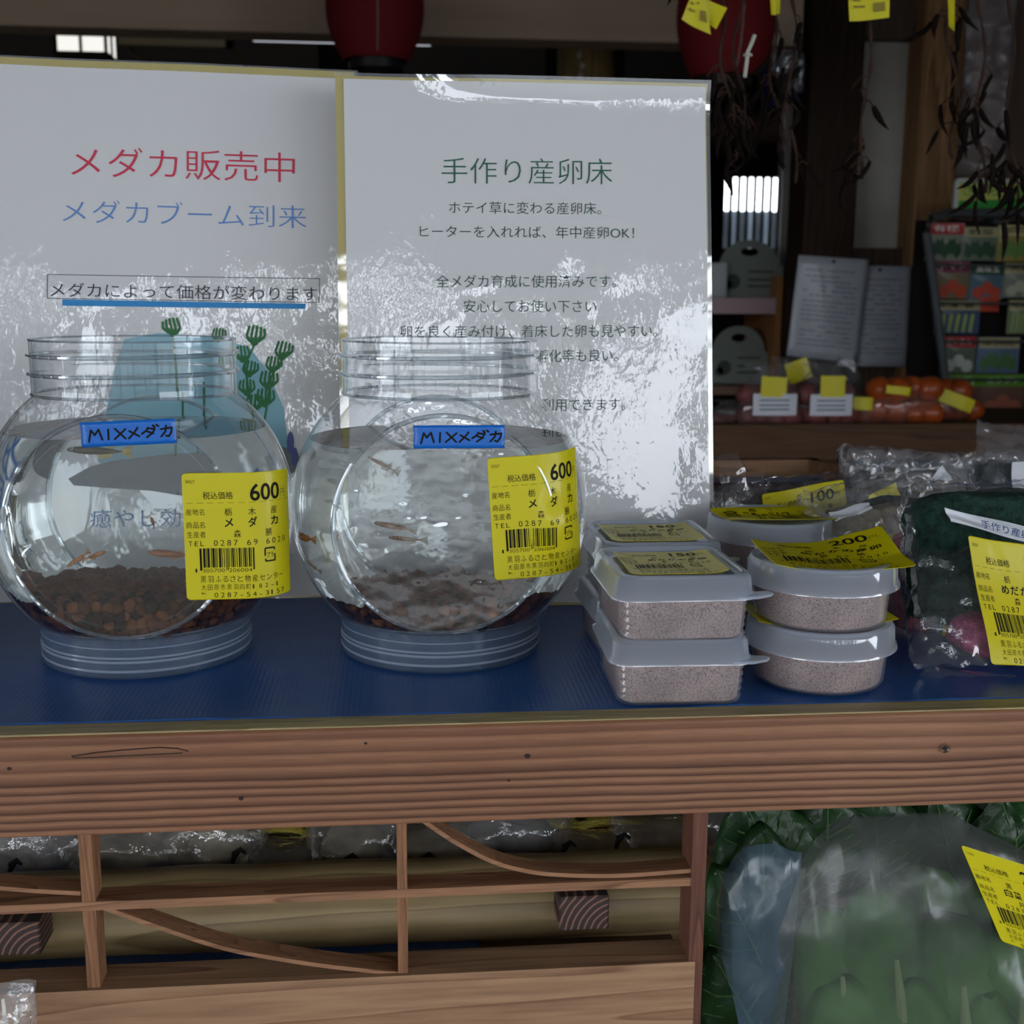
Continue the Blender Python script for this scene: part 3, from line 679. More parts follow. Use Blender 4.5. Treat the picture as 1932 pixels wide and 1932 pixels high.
# ================================================================= COUNTER
print('YF', YF, 'YS', YS, 'ZB', ZB)
CX = at(700, 1400, Y=YF).x
def boardmat():
    """front board: growth lines at the heights where this board has them, wandering slightly"""
    m, n, l, b = newmat('counter_board_wood')
    t = n.new('ShaderNodeTexCoord'); sp = n.new('ShaderNodeSeparateXYZ'); l.new(t.outputs['Object'], sp.inputs[0])
    mp = n.new('ShaderNodeMapping'); mp.inputs['Scale'].default_value = (5, 1, 12); l.new(t.outputs['Object'], mp.inputs[0])
    w = n.new('ShaderNodeTexNoise'); w.inputs['Scale'].default_value = 1.3; w.inputs['Detail'].default_value = 3; l.new(mp.outputs[0], w.inputs['Vector'])
    ma = n.new('ShaderNodeMath'); ma.operation = 'MULTIPLY_ADD'; ma.inputs[1].default_value = 1/(TZ-ZB); ma.inputs[2].default_value = -.05
    l.new(sp.outputs['Z'], ma.inputs[0])
    ad = n.new('ShaderNodeMath'); ad.operation = 'MULTIPLY_ADD'; ad.inputs[1].default_value = .10; l.new(w.outputs['Fac'], ad.inputs[0]); l.new(ma.outputs[0], ad.inputs[2])
    r = n.new('ShaderNodeValToRGB'); cr = r.color_ramp
    base = (.29, .135, .072); hi = (.34, .170, .095); dk = (.075, .028, .014)
    ys = [.07, .155, .235, .335, .42, .50, .64, .76, .90]      # from the lower edge
    cr.elements[0].position = 0; cr.elements[0].color = (*hi, 1); cr.elements[1].position = 1; cr.elements[1].color = (*base, 1)
    for i, y in enumerate(ys):
        a = .55 if i > 5 else 1
        e = cr.elements.new(max(0, y-.030)); e.color = (*[hi[k]*(.95 if i % 2 else 1) for k in range(3)], 1)
        e = cr.elements.new(y-.006); e.color = (*[base[k]*(1-a*.12) for k in range(3)], 1)
        e = cr.elements.new(y+.002); e.color = (*[base[k]*(1-a)+dk[k]*a for k in range(3)], 1)
    l.new(ad.outputs[0], r.inputs[0])
    mp2 = n.new('ShaderNodeMapping'); mp2.inputs['Scale'].default_value = (.05, 1, 1); l.new(t.outputs['Object'], mp2.inputs[0])
    f = n.new('ShaderNodeTexNoise'); f.inputs['Scale'].default_value = 1100; f.inputs['Detail'].default_value = 2; l.new(mp2.outputs[0], f.inputs['Vector'])
    g = n.new('ShaderNodeValToRGB'); g.color_ramp.elements[0].color = (.84, .82, .80, 1); g.color_ramp.elements[0].position = .3; g.color_ramp.elements[1].position = .62
    l.new(f.outputs['Fac'], g.inputs[0])
    big = n.new('ShaderNodeTexNoise'); big.inputs['Scale'].default_value = 7; big.inputs['Detail'].default_value = 3; l.new(t.outputs['Object'], big.inputs['Vector'])
    gb = n.new('ShaderNodeValToRGB'); gb.color_ramp.elements[0].color = (.72, .66, .62, 1); gb.color_ramp.elements[0].position = .3; gb.color_ramp.elements[1].position = .7; l.new(big.outputs['Fac'], gb.inputs[0])
    x1 = n.new('ShaderNodeMix'); x1.data_type = 'RGBA'; x1.blend_type = 'MULTIPLY'; x1.inputs[0].default_value = 1; l.new(r.outputs[0], x1.inputs[6]); l.new(g.outputs[0], x1.inputs[7])
    x2 = n.new('ShaderNodeMix'); x2.data_type = 'RGBA'; x2.blend_type = 'MULTIPLY'; x2.inputs[0].default_value = 1; l.new(x1.outputs[2], x2.inputs[6]); l.new(gb.outputs[0], x2.inputs[7])
    l.new(x2.outputs[2], b.inputs['Base Color']); b.inputs['Roughness'].default_value = .55; b.inputs['Specular IOR Level'].default_value = .35
    bw = n.new('ShaderNodeRGBToBW'); l.new(x1.outputs[2], bw.inputs[0])
    bp = n.new('ShaderNodeBump'); bp.inputs['Strength'].default_value = .4; bp.inputs['Distance'].default_value = .0011; l.new(bw.outputs[0], bp.inputs['Height']); l.new(bp.outputs[0], b.inputs['Normal'])
    return m
BRD = boardmat()
CW = woodmat('counter_frame_wood', (.33, .165, .085), (.17, .075, .035), 'X', 1.6, rough=.6)
CWV = woodmat('counter_bar_wood', (.30, .14, .065), (.13, .055, .025), 'Z', 2.5, rough=.6)
PLYD = woodmat('shelf_plywood', (.16, .09, .05), (.09, .045, .025), 'X', 1.5, rough=.7)
x0c, x1c = at(-700, 1400, Y=YF).x, at(2900, 1400, Y=YF).x
ct = thing('display_counter', 'reddish brown wooden display counter with lattice front under the fish jars', 'counter', (CX, YF, 0))
def cb(x0, x1, y0, y1, z0, z1): return box(x0-CX, x1-CX, y0-YF, y1-YF, z0, z1)
o = mk('front_board', box(x0c-CX, x1c-CX, 0, .024, 0, TZ-ZB), BRD, ct, False); o.location = (0, 0, ZB)
bevel(o, .0022, 3)
o = mk('lit_top_strip', cb(x0c, x1c, YF+.0014, YS-.0012, TZ-.0001, TZ+.0006), woodmat('lit_edge_wood', (.42, .34, .17), (.26, .20, .09), 'X', 2, rough=.45), ct, False)  # paler olive strip: light reflected off the board's top, put into its colour
o = mk('top_board', cb(x0c, x1c, YF+.024, YF+.52, TZ-.018, TZ-.0012), PLYD, ct, False)
o = mk('back_rim', cb(x0c, x1c, YF+.52, YF+.535, TZ-.04, TZ+.02), MATS['brown_shelf_wood'], ct, False)
# screw and small knot on the front board
p = at(1781, 1411, Y=YF)
sv = lathe([(.0001, -.0004), (.0016, -.0006), (.0022, 0), (.0021, .0008)], 20, True, False)
mk('screw', xf(sv, Matrix.Translation((p.x-CX, -.0003, p.z)) @ Matrix.Rotation(PI/2, 4, 'X')), mat('screw_steel', (.55, .55, .56), .3, metal=1), ct)
mk('screw_slot', join(xf(cbox((0, -.0012, 0), (.0026, .0006, .0005)), Matrix.Translation((p.x-CX, 0, p.z))), xf(cbox((0, -.0012, 0), (.0005, .0006, .0026)), Matrix.Translation((p.x-CX, 0, p.z)))), mat('slot_dark', (.02, .02, .02), .6), ct, False)
for (kx, ky, kr) in ((995, 1426, .0011), (960, 1472, .0006), (690, 1402, .0006), (455, 1506, .0009), (18, 1450, .0008)):
    p = at(kx, ky, Y=YF); v, f = sphere_flat(0, 0, kr); mk('knot', ([(p.x-CX+a*1.3, -.0002, p.z+b) for a, b in v], f), mat('knot_dark', (.03, .015, .01), .7), ct, False)
# crack of lens shape at the left of the board
pp = [at(x, y, Y=YF) for x, y in ((135, 1427), (180, 1420), (230, 1415), (300, 1410), (335, 1412), (356, 1417), (340, 1421), (300, 1423), (240, 1426), (180, 1429), (140, 1430))]
for k in range(len(pp)):
    a, b = pp[k], pp[(k+1) % len(pp)]
mk('crack', tube([Vector((p.x-CX, .0001, p.z)) for p in pp]+[Vector((pp[0].x-CX, .0001, pp[0].z))], .00035, 5), MATS['knot_dark'], ct)

# lattice below the board
YL = YF+.002
lz0 = at(650, 1846, Y=YF).z
xl = at(-250, 1700, Y=YF).x; xr = at(1311, 1830, Y=YF).x
mk('lower_board', cb(xl, xr, YF, YF+.020, lz0-.10, lz0), woodmat('lower_board_wood', (.36, .21, .115), (.20, .10, .05), 'X', .9, rough=.6), ct, False)
def bar(px0, px1, py, top, d=.012):
    a, b = at(px0, py, Y=YL), at(px1, py, Y=YL); mk('lattice_bar', cb(a.x, b.x, YL, YL+d, lz0, ZB+.002 if top else 0), CWV, ct, False)
bar(151, 176, 1640, True); bar(749, 768, 1640, True)
a = at(1306, 1650, Y=YF); mk('end_post', cb(a.x, a.x+.0065, YF+.001, YF+.020, lz0-.10, ZB+.002), woodmat('end_post_wood', (.16, .06, .035), (.08, .03, .02), 'Z', 2), ct, False)
rz_ = at(650, 1686, Y=YF).z; rz0 = at(650, 1697, Y=YF).z
xe = at(1306, 1650, Y=YF).x
mk('lattice_rail', cb(xl, xe, YL-.0004, YL+.0125, rz0-.0012, rz_), CW, ct, False)
def rib(pts, d=.011, th=.0019):
    """thin bent strip: front edge follows the pixels, depth d"""
    P = [at(x, y, Y=YL+.0005) for x, y in pts]; S = []
    Q = []
    for i in range(len(P)-1):
        p0, p1, p2, p3 = P[max(i-1, 0)], P[i], P[i+1], P[min(i+2, len(P)-1)]
        for k in range(6):
            t = k/6; Q.append(.5*((2*p1)+(p2-p0)*t+(2*p0-5*p1+4*p2-p3)*t*t+(3*p1-p0-3*p2+p3)*t**3))
    Q.append(P[-1])
    for i, p in enumerate(Q):
        dd = (Q[min(i+1, len(Q)-1)]-Q[max(i-1, 0)]).normalized(); n_ = Vector((-dd.z, 0, dd.x))
        a, b = p+n_*th/2, p-n_*th/2
        S.append([(a.x-CX, a.y-YF, a.z), (a.x-CX, a.y-YF+d, a.z), (b.x-CX, b.y-YF+d, b.z), (b.x-CX, b.y-YF, b.z)])
    mk('lattice_rib', loft(S), CW, ct, True, angle=30)
rib([(192, 1712), (300, 1750), (420, 1789), (540, 1812), (640, 1826), (757, 1838)])
rib([(800, 1550), (860, 1590), (930, 1626), (1000, 1645), (1080, 1652), (1180, 1652), (1304, 1643)])
rib([(-200, 1655), (-80, 1668), (0, 1676), (80, 1682), (152, 1686)])
# legs of the counter
for x in (x0c+.05, x1c-.09):
    for y in (YF+.03, YF+.46): mk('leg', cb(x, x+.04, y, y+.04, 0, TZ-.018), CWV, ct, False)
mk('lower_shelf', cb(x0c, xe+.004, YF+.020, YF+.50, lz0-.03, lz0-.016), PLYD, ct, False)

# ---- blue sheets
def sheetmat(name, col):
    m, n, l, b = newmat(name); b.inputs['Base Color'].default_value = (*col, 1); b.inputs['Roughness'].default_value = .33; b.inputs['Specular IOR Level'].default_value = .6
    t = n.new('ShaderNodeTexCoord'); w = n.new('ShaderNodeTexWave'); w.inputs['Scale'].default_value = 130; w.bands_direction = 'X'; w.inputs['Distortion'].default_value = .6
    l.new(t.outputs['Object'], w.inputs['Vector']); x = n.new('ShaderNodeTexNoise'); x.inputs['Scale'].default_value = 45; x.inputs['Detail'].default_value = 6; l.new(t.outputs['Object'], x.inputs['Vector'])
    x2 = n.new('ShaderNodeTexNoise'); x2.inputs['Scale'].default_value = 9; x2.inputs['Detail'].default_value = 2; l.new(t.outputs['Object'], x2.inputs['Vector'])
    a = n.new('ShaderNodeMath'); a.operation = 'MULTIPLY_ADD'; a.inputs[1].default_value = .12; l.new(w.outputs['Fac'], a.inputs[0]); l.new(x.outputs['Fac'], a.inputs[2])
    bp = n.new('ShaderNodeBump'); bp.inputs['Strength'].default_value = .35; bp.inputs['Distance'].default_value = .0014; l.new(a.outputs[0], bp.inputs['Height']); l.new(bp.outputs[0], b.inputs['Normal'])
    r = n.new('ShaderNodeMapRange'); r.inputs[3].default_value = .22; r.inputs[4].default_value = .5; l.new(x2.outputs['Fac'], r.inputs[0]); l.new(r.outputs[0], b.inputs['Roughness'])
    return m
BLUE = sheetmat('blue_vinyl', (.009, .068, .25))
sx0, sx1 = x0c+.01, x1c-.01
def sheetf(u, v):
    x = sx0+(sx1-sx0)*u; y = YS+(.50)*v
    z = .0007+.0005*noise.noise(Vector((x*25, y*25, 0)))+.0003*noise.noise(Vector((x*90, y*20, 2)))
    return (x-CX, y-YF, z)
o = mk('blue_sheet', slab(grid(sheetf, 220, 70), (0, 0, -.0009), 1), BLUE, loc=(CX, YF, TZ)); tag(o, 'dark blue vinyl sheet covering the counter top under jars and containers', 'sheet')

# ---- tray with wooden rim behind the counter
TY0 = at(1440, 962, Z=TZ).y
a = at(1515, 878, Z=TZ); TY1 = a.y
tr = thing('blue_lined_tray', 'wooden rimmed shallow tray lined with blue sheet behind the poster', 'tray', (a.x, TY1, TZ-.01))
RIM = woodmat('tray_rim_wood', (.30, .155, .07), (.17, .08, .035), 'X', .8, rough=.5)
ty0 = YF+.56-TY1
mk('rim', box(-.62, .02, -.0, .018, -.012, .016), RIM, tr, False)
mk('rim', xf(box(0, .018, -.50, .01, -.012, .016), Matrix.Translation((.005, .004, 0)) @ Matrix.Rotation(.42, 4, 'Z')), RIM, tr, False)
mk('rim', box(-.62, -.602, ty0, 0, -.012, .016), RIM, tr, False)
mk('rim', box(-.62, .10, ty0, ty0+.018, -.012, .020), RIM, tr, False)
mk('lining', box(-.602, .02, ty0+.01, -.001, -.006, -.002), BLUE, tr, False)
for x in (-.6, .0): 
    for y in (ty0+.02, -.05): mk('leg', box(x, x+.04, y, y+.04, -TZ+.01, -.012), RIM, tr, False)

# ================================================================= POSTERS
def laminate(name, col):
    m, n, l, b = newmat(name); b.inputs['Base Color'].default_value = (*col, 1); b.inputs['Roughness'].default_value = .9; b.inputs['Specular IOR Level'].default_value = 0
    b.inputs['Coat Weight'].default_value = 1; b.inputs['Coat Roughness'].default_value = .015; b.inputs['Coat IOR'].default_value = 1.68
    t = n.new('ShaderNodeTexCoord'); mp = n.new('ShaderNodeMapping'); mp.inputs['Scale'].default_value = (1.0, 1, .6); l.new(t.outputs['Object'], mp.inputs[0])
    a = n.new('ShaderNodeTexNoise'); a.inputs['Scale'].default_value = 190; a.inputs['Detail'].default_value = 2.5; l.new(mp.outputs[0], a.inputs['Vector'])
    c = n.new('ShaderNodeTexNoise'); c.inputs['Scale'].default_value = 16; c.inputs['Detail'].default_value = 1; l.new(mp.outputs[0], c.inputs['Vector'])
    mk_ = n.new('ShaderNodeTexNoise'); mk_.inputs['Scale'].default_value = 9; l.new(t.outputs['Object'], mk_.inputs['Vector'])
    rr = n.new('ShaderNodeMapRange'); rr.inputs[1].default_value = .45; rr.inputs[2].default_value = .75; rr.inputs[3].default_value = .15; rr.inputs[4].default_value = 1.7; l.new(mk_.outputs['Fac'], rr.inputs[0])
    mu = n.new('ShaderNodeMath'); mu.operation = 'MULTIPLY'; l.new(a.outputs['Fac'], mu.inputs[0]); l.new(rr.outputs[0], mu.inputs[1])
    m2 = n.new('ShaderNodeMath'); m2.operation = 'MULTIPLY_ADD'; m2.inputs[1].default_value = 5.0; l.new(c.outputs['Fac'], m2.inputs[0]); l.new(mu.outputs[0], m2.inputs[2])
    bp = n.new('ShaderNodeBump'); bp.inputs['Strength'].default_value = 1; bp.inputs['Distance'].default_value = .00045; l.new(m2.outputs[0], bp.inputs['Height'])
    l.new(bp.outputs[0], b.inputs['Coat Normal'])
    return m
LAM = laminate('laminated_white_paper', (.60, .60, .61)); 
YBK = mat('yellow_backing', (.60, .47, .03), .45, coat=.6)
CLEARF = filmmat('laminate_film_edge', .10, .8, .03, haze=.12, hcol=(.6, .65, .7))
def poster(label, basepx, corners, name='laminated_poster', lean=8, yaw=0, curl_top=False):
    """basepx: a pixel on its foot line on the counter; corners TL TR BR BL in pixels of the white sheet"""
    b0 = at(*basepx, Z=TZ+.0008)
    L = math.radians(lean); nrm = Matrix.Rotation(yaw, 3, 'Z') @ Vector((0, -math.cos(L), math.sin(L)))
    nrm.normalize()
    C = [on_plane(x, y, b0, nrm) for x, y in corners]
    up = ((C[0]+C[1])/2-(C[2]+C[3])/2).normalized()
    c0 = (C[2]+C[3])/2
    t = thing(name, label, 'poster', c0)
    def uv(px, py):      # inverse of the bilinear sheet, by Newton
        p = on_plane(px, py, b0, nrm); u = v = .5
        for _ in range(12):
            q = C[3]*(1-u)*(1-v)+C[2]*u*(1-v)+C[0]*(1-u)*v+C[1]*u*v - p
            du = (C[2]-C[3])*(1-v)+(C[1]-C[0])*v; dv = (C[0]-C[3])*(1-u)+(C[1]-C[2])*u
            a, b, c = du.dot(du), du.dot(dv), dv.dot(dv); e, f = -q.dot(du), -q.dot(dv); D = a*c-b*b
            u += (e*c-f*b)/D; v += (a*f-b*e)/D
        return u, v
    def S(u, v, off=0):
        p = C[3]*(1-u)*(1-v)+C[2]*u*(1-v)+C[0]*(1-u)*v+C[1]*u*v-c0
        w = .0016*noise.noise(Vector((u*2.1+c0.x*9, v*2.6, 1)))+.0005*noise.noise(Vector((u*6, v*5+c0.x, 4)))
        if curl_top and v > .95: w += .0026*((v-.95)/.05)**2*min(1, max(0, (u-.12)/.3))
        return p+nrm*(w+off)
    return t, S, uv, nrm
def ptext(S, uv, s, xa, ya, xb, yb, hpx, m, parent, off=-.009, name='lettering', lift=.0003):
    """text from pixel (xa,ya) to (xb,yb) along its baseline, em height in pixels"""
    ua, va = uv(xa, ya); ub, vb = uv(xb, yb); uc, vc = uv(xa, ya-hpx)
    v, f, w = glyphs(s, off)
    q = [(ua+(ub-ua)*x/w+(uc-ua)*y, va+(vb-va)*x/w+(vc-va)*y) for x, y in v]
    mk(name, bend((q, f), lambda x, y: S(x, y, lift)), m, parent, smooth=False)
def sheet_parts(t, S, nrm, ybox, inset, edges):
    w = mk('paper_sheet', grid(lambda u, v: S(u, v, 0), 60, 80), LAM, t)
    mk('backing_board', slab(grid(lambda u, v: S(ybox[0]+(ybox[1]-ybox[0])*u, ybox[2]+(ybox[3]-ybox[2])*v, -.0006), 40, 40), tuple(-nrm), .0014), YBK, t)
    mk('film_margin', slab(grid(lambda u, v: S(edges[0]+(edges[1]-edges[0])*u, edges[2]+(edges[3]-edges[2])*v, -.0003), 30, 30), tuple(-nrm), .0001), CLEARF, t)
# left poster
LPt, LS, Luv, Ln = poster('left laminated poster with red and blue heading behind the left jar', (310, 1133), [(-30, 120), (655, 148), (655, 1122), (-30, 1137)], lean=8)
sheet_parts(LPt, LS, Ln, (-.01, 1.02, -.004, 1.014), 0, (-.02, 1.03, -.006, 1.017))
REDI = mat('print_red', (.50, .035, .07), .5); BLUI = mat('print_blue', (.10, .22, .48), .5); DKI = mat('print_dark', (.02, .022, .035), .5)
ptext(LS, Luv, 'メダカ販売中', 134, 328, 556, 340, 63, REDI, LPt, off=-.007)
ptext(LS, Luv, 'メダカブーム到来', 118, 416, 578, 428, 49, BLUI, LPt, off=-.011)
ptext(LS, Luv, 'メダカによって価格が変わります', 96, 558, 599, 566, 30, DKI, LPt, off=-.006)
CYI = mat('print_cyan_bar', (.03, .22, .50), .5)
def pquad(S, uv, pts, m, parent, name='printed_bar', lift=.0002, nsub=1):
    q = [uv(x, y) for x, y in pts]; mk(name, bend(subdiv2((q, [tuple(range(len(q)))]), .12), lambda x, y: S(x, y, lift)), m, parent, smooth=False)
pquad(LS, Luv, [(118, 565), (577, 573), (576, 583), (118, 577)], CYI, LPt)
for a, b in (((90, 518), (603, 526)), ((603, 526), (602, 571)), ((602, 571), (90, 563)), ((90, 563), (90, 518))):
    dx = 0 if a[0] != b[0] and abs(a[0]-b[0]) > 5 else 1
    pquad(LS, Luv, [(a[0]-dx*.6, a[1]-.6*(1-dx)), (b[0]-dx*.6, b[1]-.6*(1-dx)), (b[0]+dx*.6, b[1]+.6*(1-dx)), (a[0]+dx*.6, a[1]+.6*(1-dx))], DKI, LPt, 'printed_frame')
# printed aquarium picture: pale blue tank, grey sand, green water plants
TANK = mat('print_tank_blue', (.22, .42, .50), .6); SAND = mat('print_sand_grey', (.16, .17, .18), .6); PLG = mat('print_plant_green', (.03, .14, .05), .6); PLG2 = mat('print_plant_light', (.10, .28, .10), .6)
pts = [(235, 640), (300, 628), (400, 636), (470, 655), (505, 700), (535, 770), (545, 850), (500, 905), (400, 905), (250, 880), (205, 860), (200, 780), (215, 700)]
pquad(LS, Luv, pts, TANK, LPt, 'printed_tank', .0002)
pts = [(150, 890), (190, 868), (230, 858), (275, 852), (330, 846), (400, 842), (460, 846), (520, 840), (560, 850), (570, 880), (520, 915), (430, 928), (380, 925), (300, 912), (210, 906), (160, 902)]
pquad(LS, Luv, pts, SAND, LPt, 'printed_sand', .0003)
def plant(cx, cy, s, ang, m=None):
    """a fan of fingers like a water plant tuft"""
    L = []
    for k in range(-2, 3):
        a = ang+k*.26; bx_, by_ = cx+s*.15*k, cy
        P = [(cx+k*s*.10, cy+s*.20), (cx+k*s*.16+math.sin(a)*s*.35, cy-s*.1), (cx+math.sin(a)*s*.62+k*s*.05, cy-math.cos(a)*s*.62)]
        L += [line2(P[0], P[1], s*.15), line2(P[1], P[2], s*.13)]
        v, f = sphere_flat(P[2][0], P[2][1], s*.065); L.append((v, f))
    v, f = sphere_flat(cx, cy+s*.2, s*.22); L.append((v, f))
    V, F = join(*[([(x, y, 0) for x, y in v], f) for v, f in L])
    q = [Luv(x, y) for x, y, _ in V]; mk('printed_plant', bend((q, F), lambda x, y: LS(x, y, .0004)), m or PLG, LPt, smooth=False)
for cx, cy, s, a in ((327, 622, 34, -.35), (480, 638, 36, .25), (458, 672, 30, -.2), (470, 700, 30, .3), (466, 735, 30, 0), (480, 765, 32, .1), (532, 666, 34, .4), (514, 692, 30, .3), (506, 722, 34, .15), (500, 755, 34, .1), (412, 636, 26, .2), (430, 690, 30, -.2)):
    plant(cx, cy, s*1.0, a)
for (a, b) in (((480, 650), (462, 690)), ((462, 690), (478, 790)), ((532, 680), (512, 710)), ((512, 710), (498, 800)), ((327, 630), (335, 740)), ((345, 740), (345, 850)), ((385, 720), (385, 845)), ((478, 790), (480, 850))):
    pquad(LS, Luv, [(a[0]-2, a[1]), (a[0]+2, a[1]), (b[0]+2, b[1]), (b[0]-2, b[1])], PLG, LPt, 'printed_stem', .0004)
FSB = mat('print_fish_violet', (.10, .12, .30), .6)
for (x, y, s) in ((548, 835, 14), (556, 862, 12), (100, 860, 14), (60, 905, 10)):
    q = [(x+s*.5*math.cos(2*PI*k/14), y+s*1.5*math.sin(2*PI*k/14)) for k in range(14)]; pquad(LS, Luv, q, FSB, LPt, 'printed_fish', .0004)
ptext(LS, Luv, '癒やし効果', 190, 976, 397, 974, 36, BLUI, LPt, off=-.004)
# right poster
RPt, RS, Ruv, Rn = poster('right laminated poster with green heading behind the right jar', (1000, 1142), [(648, 148), (1331, 166), (1340, 1138), (664, 1134)], lean=7.5, curl_top=True)
sheet_parts(RPt, RS, Rn, (-.022, 1.004, -.006, 1.006), 0, (-.024, 1.013, -.008, 1.012))
GRI = mat('print_green', (.02, .10, .06), .5); GRD = mat('print_dark_green', (.018, .06, .045), .5)
ptext(RS, Ruv, '手作り産卵床', 833, 342, 1155, 344, 54, GRI, RPt, off=-.010)
for s, xa, ya, xb, yb, h in (('ホテイ草に変わる産卵床。', 847, 401, 1134, 403, 25), ('ヒーターを入れれば、年中産卵OK！', 792, 446, 1196, 449, 25),
    ('全メダカ育成に使用済みです。', 823, 541, 1162, 541, 26), ('安心してお使い下さい', 875, 588, 1124, 588, 26),
    ('卵を良く産み付け、着床した卵も見やすい。', 756, 636, 1240, 634, 26), ('孵化率も良い。', 1012, 682, 1166, 680, 26), ('利用できます。', 1022, 774, 1180, 772, 26)):
    ptext(RS, Ruv, s, xa, ya, xb, yb, h, GRD, RPt, off=-.006)
# a plain wooden rest that the posters lean against
a = at(310, 1133, Z=TZ); 
rest = thing('poster_rest', 'plain wooden rest behind the two posters', 'stand', (CX, a.y, TZ))
for x in (-.17, .02, .15): mk('rest_post', box(x, x+.018, .055, .07, 0.0005, .30), RIM, rest, False)
mk('rest_rail', box(-.18, .17, .050, .055, .20, .225), RIM, rest, False)

# ================================================================= FISH JARS
RJ = .0756; RN = .0490; HB = .0208
def jar_center(pxc, pyfront, rb=.0513):
    p = at(pxc, pyfront, Z=TZ+.0008); d = Vector((p.x, p.y, 0)).normalized()
    return Vector((p.x+d.x*rb, p.y+d.y*rb, TZ+.0008))
J1 = jar_center(285, 1281); J2 = jar_center(832, 1272)
print('jars', J1, J2)
CZ = .0735        # centre of the round body above the counter
ZN = CZ + math.sqrt(RJ**2-RN**2); ZT = ZN+.0270
HF = .0545        # distance of the flat windows from the axis
def body_profile(r=RJ, rn=RN, off=0.0, top=ZT, n=34):
    z0 = .0045; a0 = math.asin((z0+off-CZ)/r) if (z0+off-CZ) > -r else -PI/2+.02
    a1 = math.acos(rn/r)
    P = [(.0001, z0+off), (r*math.cos(a0)*.97, z0+off)]
    for i in range(n+1):
        a = a0+(a1-a0)*i/n; P.append((r*math.cos(a), CZ+r*math.sin(a)))
    return P
def cut_flat(vf, h, zmax=None):
    """flat round windows front and back: slice the body and close it"""
    bm = bmesh.new(); vs = [bm.verts.new(p) for p in vf[0]]
    for q in vf[1]:
        try: bm.faces.new([vs[i] for i in q])
        except ValueError: pass
    bmesh.ops.remove_doubles(bm, verts=bm.verts, dist=1e-6)
    for s in (-1, 1):
        r = bmesh.ops.bisect_plane(bm, geom=bm.verts[:]+bm.edges[:]+bm.faces[:], plane_co=(0, s*h, 0), plane_no=(0, s, 0), clear_outer=True)
        es = [e for e in r['geom_cut'] if isinstance(e, bmesh.types.BMEdge)]
        bmesh.ops.holes_fill(bm, edges=[e for e in bm.edges if e.is_boundary and all(abs(v.co.y-s*h) < 1e-5 for v in e.verts)], sides=0)
    if zmax is not None:
        bmesh.ops.bisect_plane(bm, geom=bm.verts[:]+bm.edges[:]+bm.faces[:], plane_co=(0, 0, zmax), plane_no=(0, 0, 1), clear_outer=True)
        bmesh.ops.holes_fill(bm, edges=[e for e in bm.edges if e.is_boundary and all(abs(v.co.z-zmax) < 1e-5 for v in e.verts)], sides=0)
    bmesh.ops.recalc_face_normals(bm, faces=bm.faces)
    bm.verts.index_update()
    r = [tuple(v.co) for v in bm.verts], [tuple(v.index for v in f.verts) for f in bm.faces]
    bm.free(); return r
JARM = filmmat('clear_jar_plastic', .045, .95, .015, power=4.5, tint=(.98, .984, .984), bump=.25, bscale=22, bdist=.0012)
DISKM = filmmat('jar_window_plastic', .12, .85, .02, power=4.5, tint=(.98, .984, .984), bump=1.0, bscale=24, bdist=.0050, bstretch=(1, 1, 1.3))
RIMM = filmmat('jar_ridge_plastic', .10, .8, .04, power=1.6, tint=(.80, .84, .86), haze=.06, hcol=(.7,.75,.8))
LIDM = filmmat('milky_lid', .04, .5, .12, haze=.36, hcol=(.20, .28, .42), power=3, transl=1)
LIDR = filmmat('milky_lid_ridge', .08, .5, .15, haze=.62, hcol=(.50, .58, .70), power=3, transl=1)
m_, n_, l_, b_w = newmat('water'); 
b_w.inputs['Transmission Weight'].default_value = 1; b_w.inputs['IOR'].default_value = 1.33; b_w.inputs['Roughness'].default_value = 0; b_w.inputs['Base Color'].default_value = (.93, .97, .96, 1)
GRAV = [mat('clay_grain_%d' % i, c, .9, var=.25, vscale=300, bump=.3, bscale=900, spec=.1) for i, c in enumerate(((.20, .075, .026), (.15, .056, .021), (.10, .040, .017), (.045, .022, .012), (.25, .10, .035)))]
grain_me = []
for k in range(6):
    r = random.Random(k); bm = bmesh.new(); bmesh.ops.create_icosphere(bm, subdivisions=2 if k < 2 else 1, radius=1)
    for v in bm.verts: v.co *= 1+.22*noise.noise(v.co*1.7+Vector((k*5, 0, 0))); v.co.x *= 1.12; v.co.z *= .86
    for f in bm.faces: f.smooth = True
    for mm_ in range(1):
        pass
    for mi, gm in enumerate(GRAV[:4] if k < 5 else GRAV):
        me = bpy.data.meshes.new('grain'); bm.to_mesh(me); me.materials.append(gm); grain_me.append(me)
    bm.free()
def inside(x, y, z, R):
    return x*x+y*y+(z-CZ)**2 < R*R and abs(y) < HF-.0042 and z > .0075
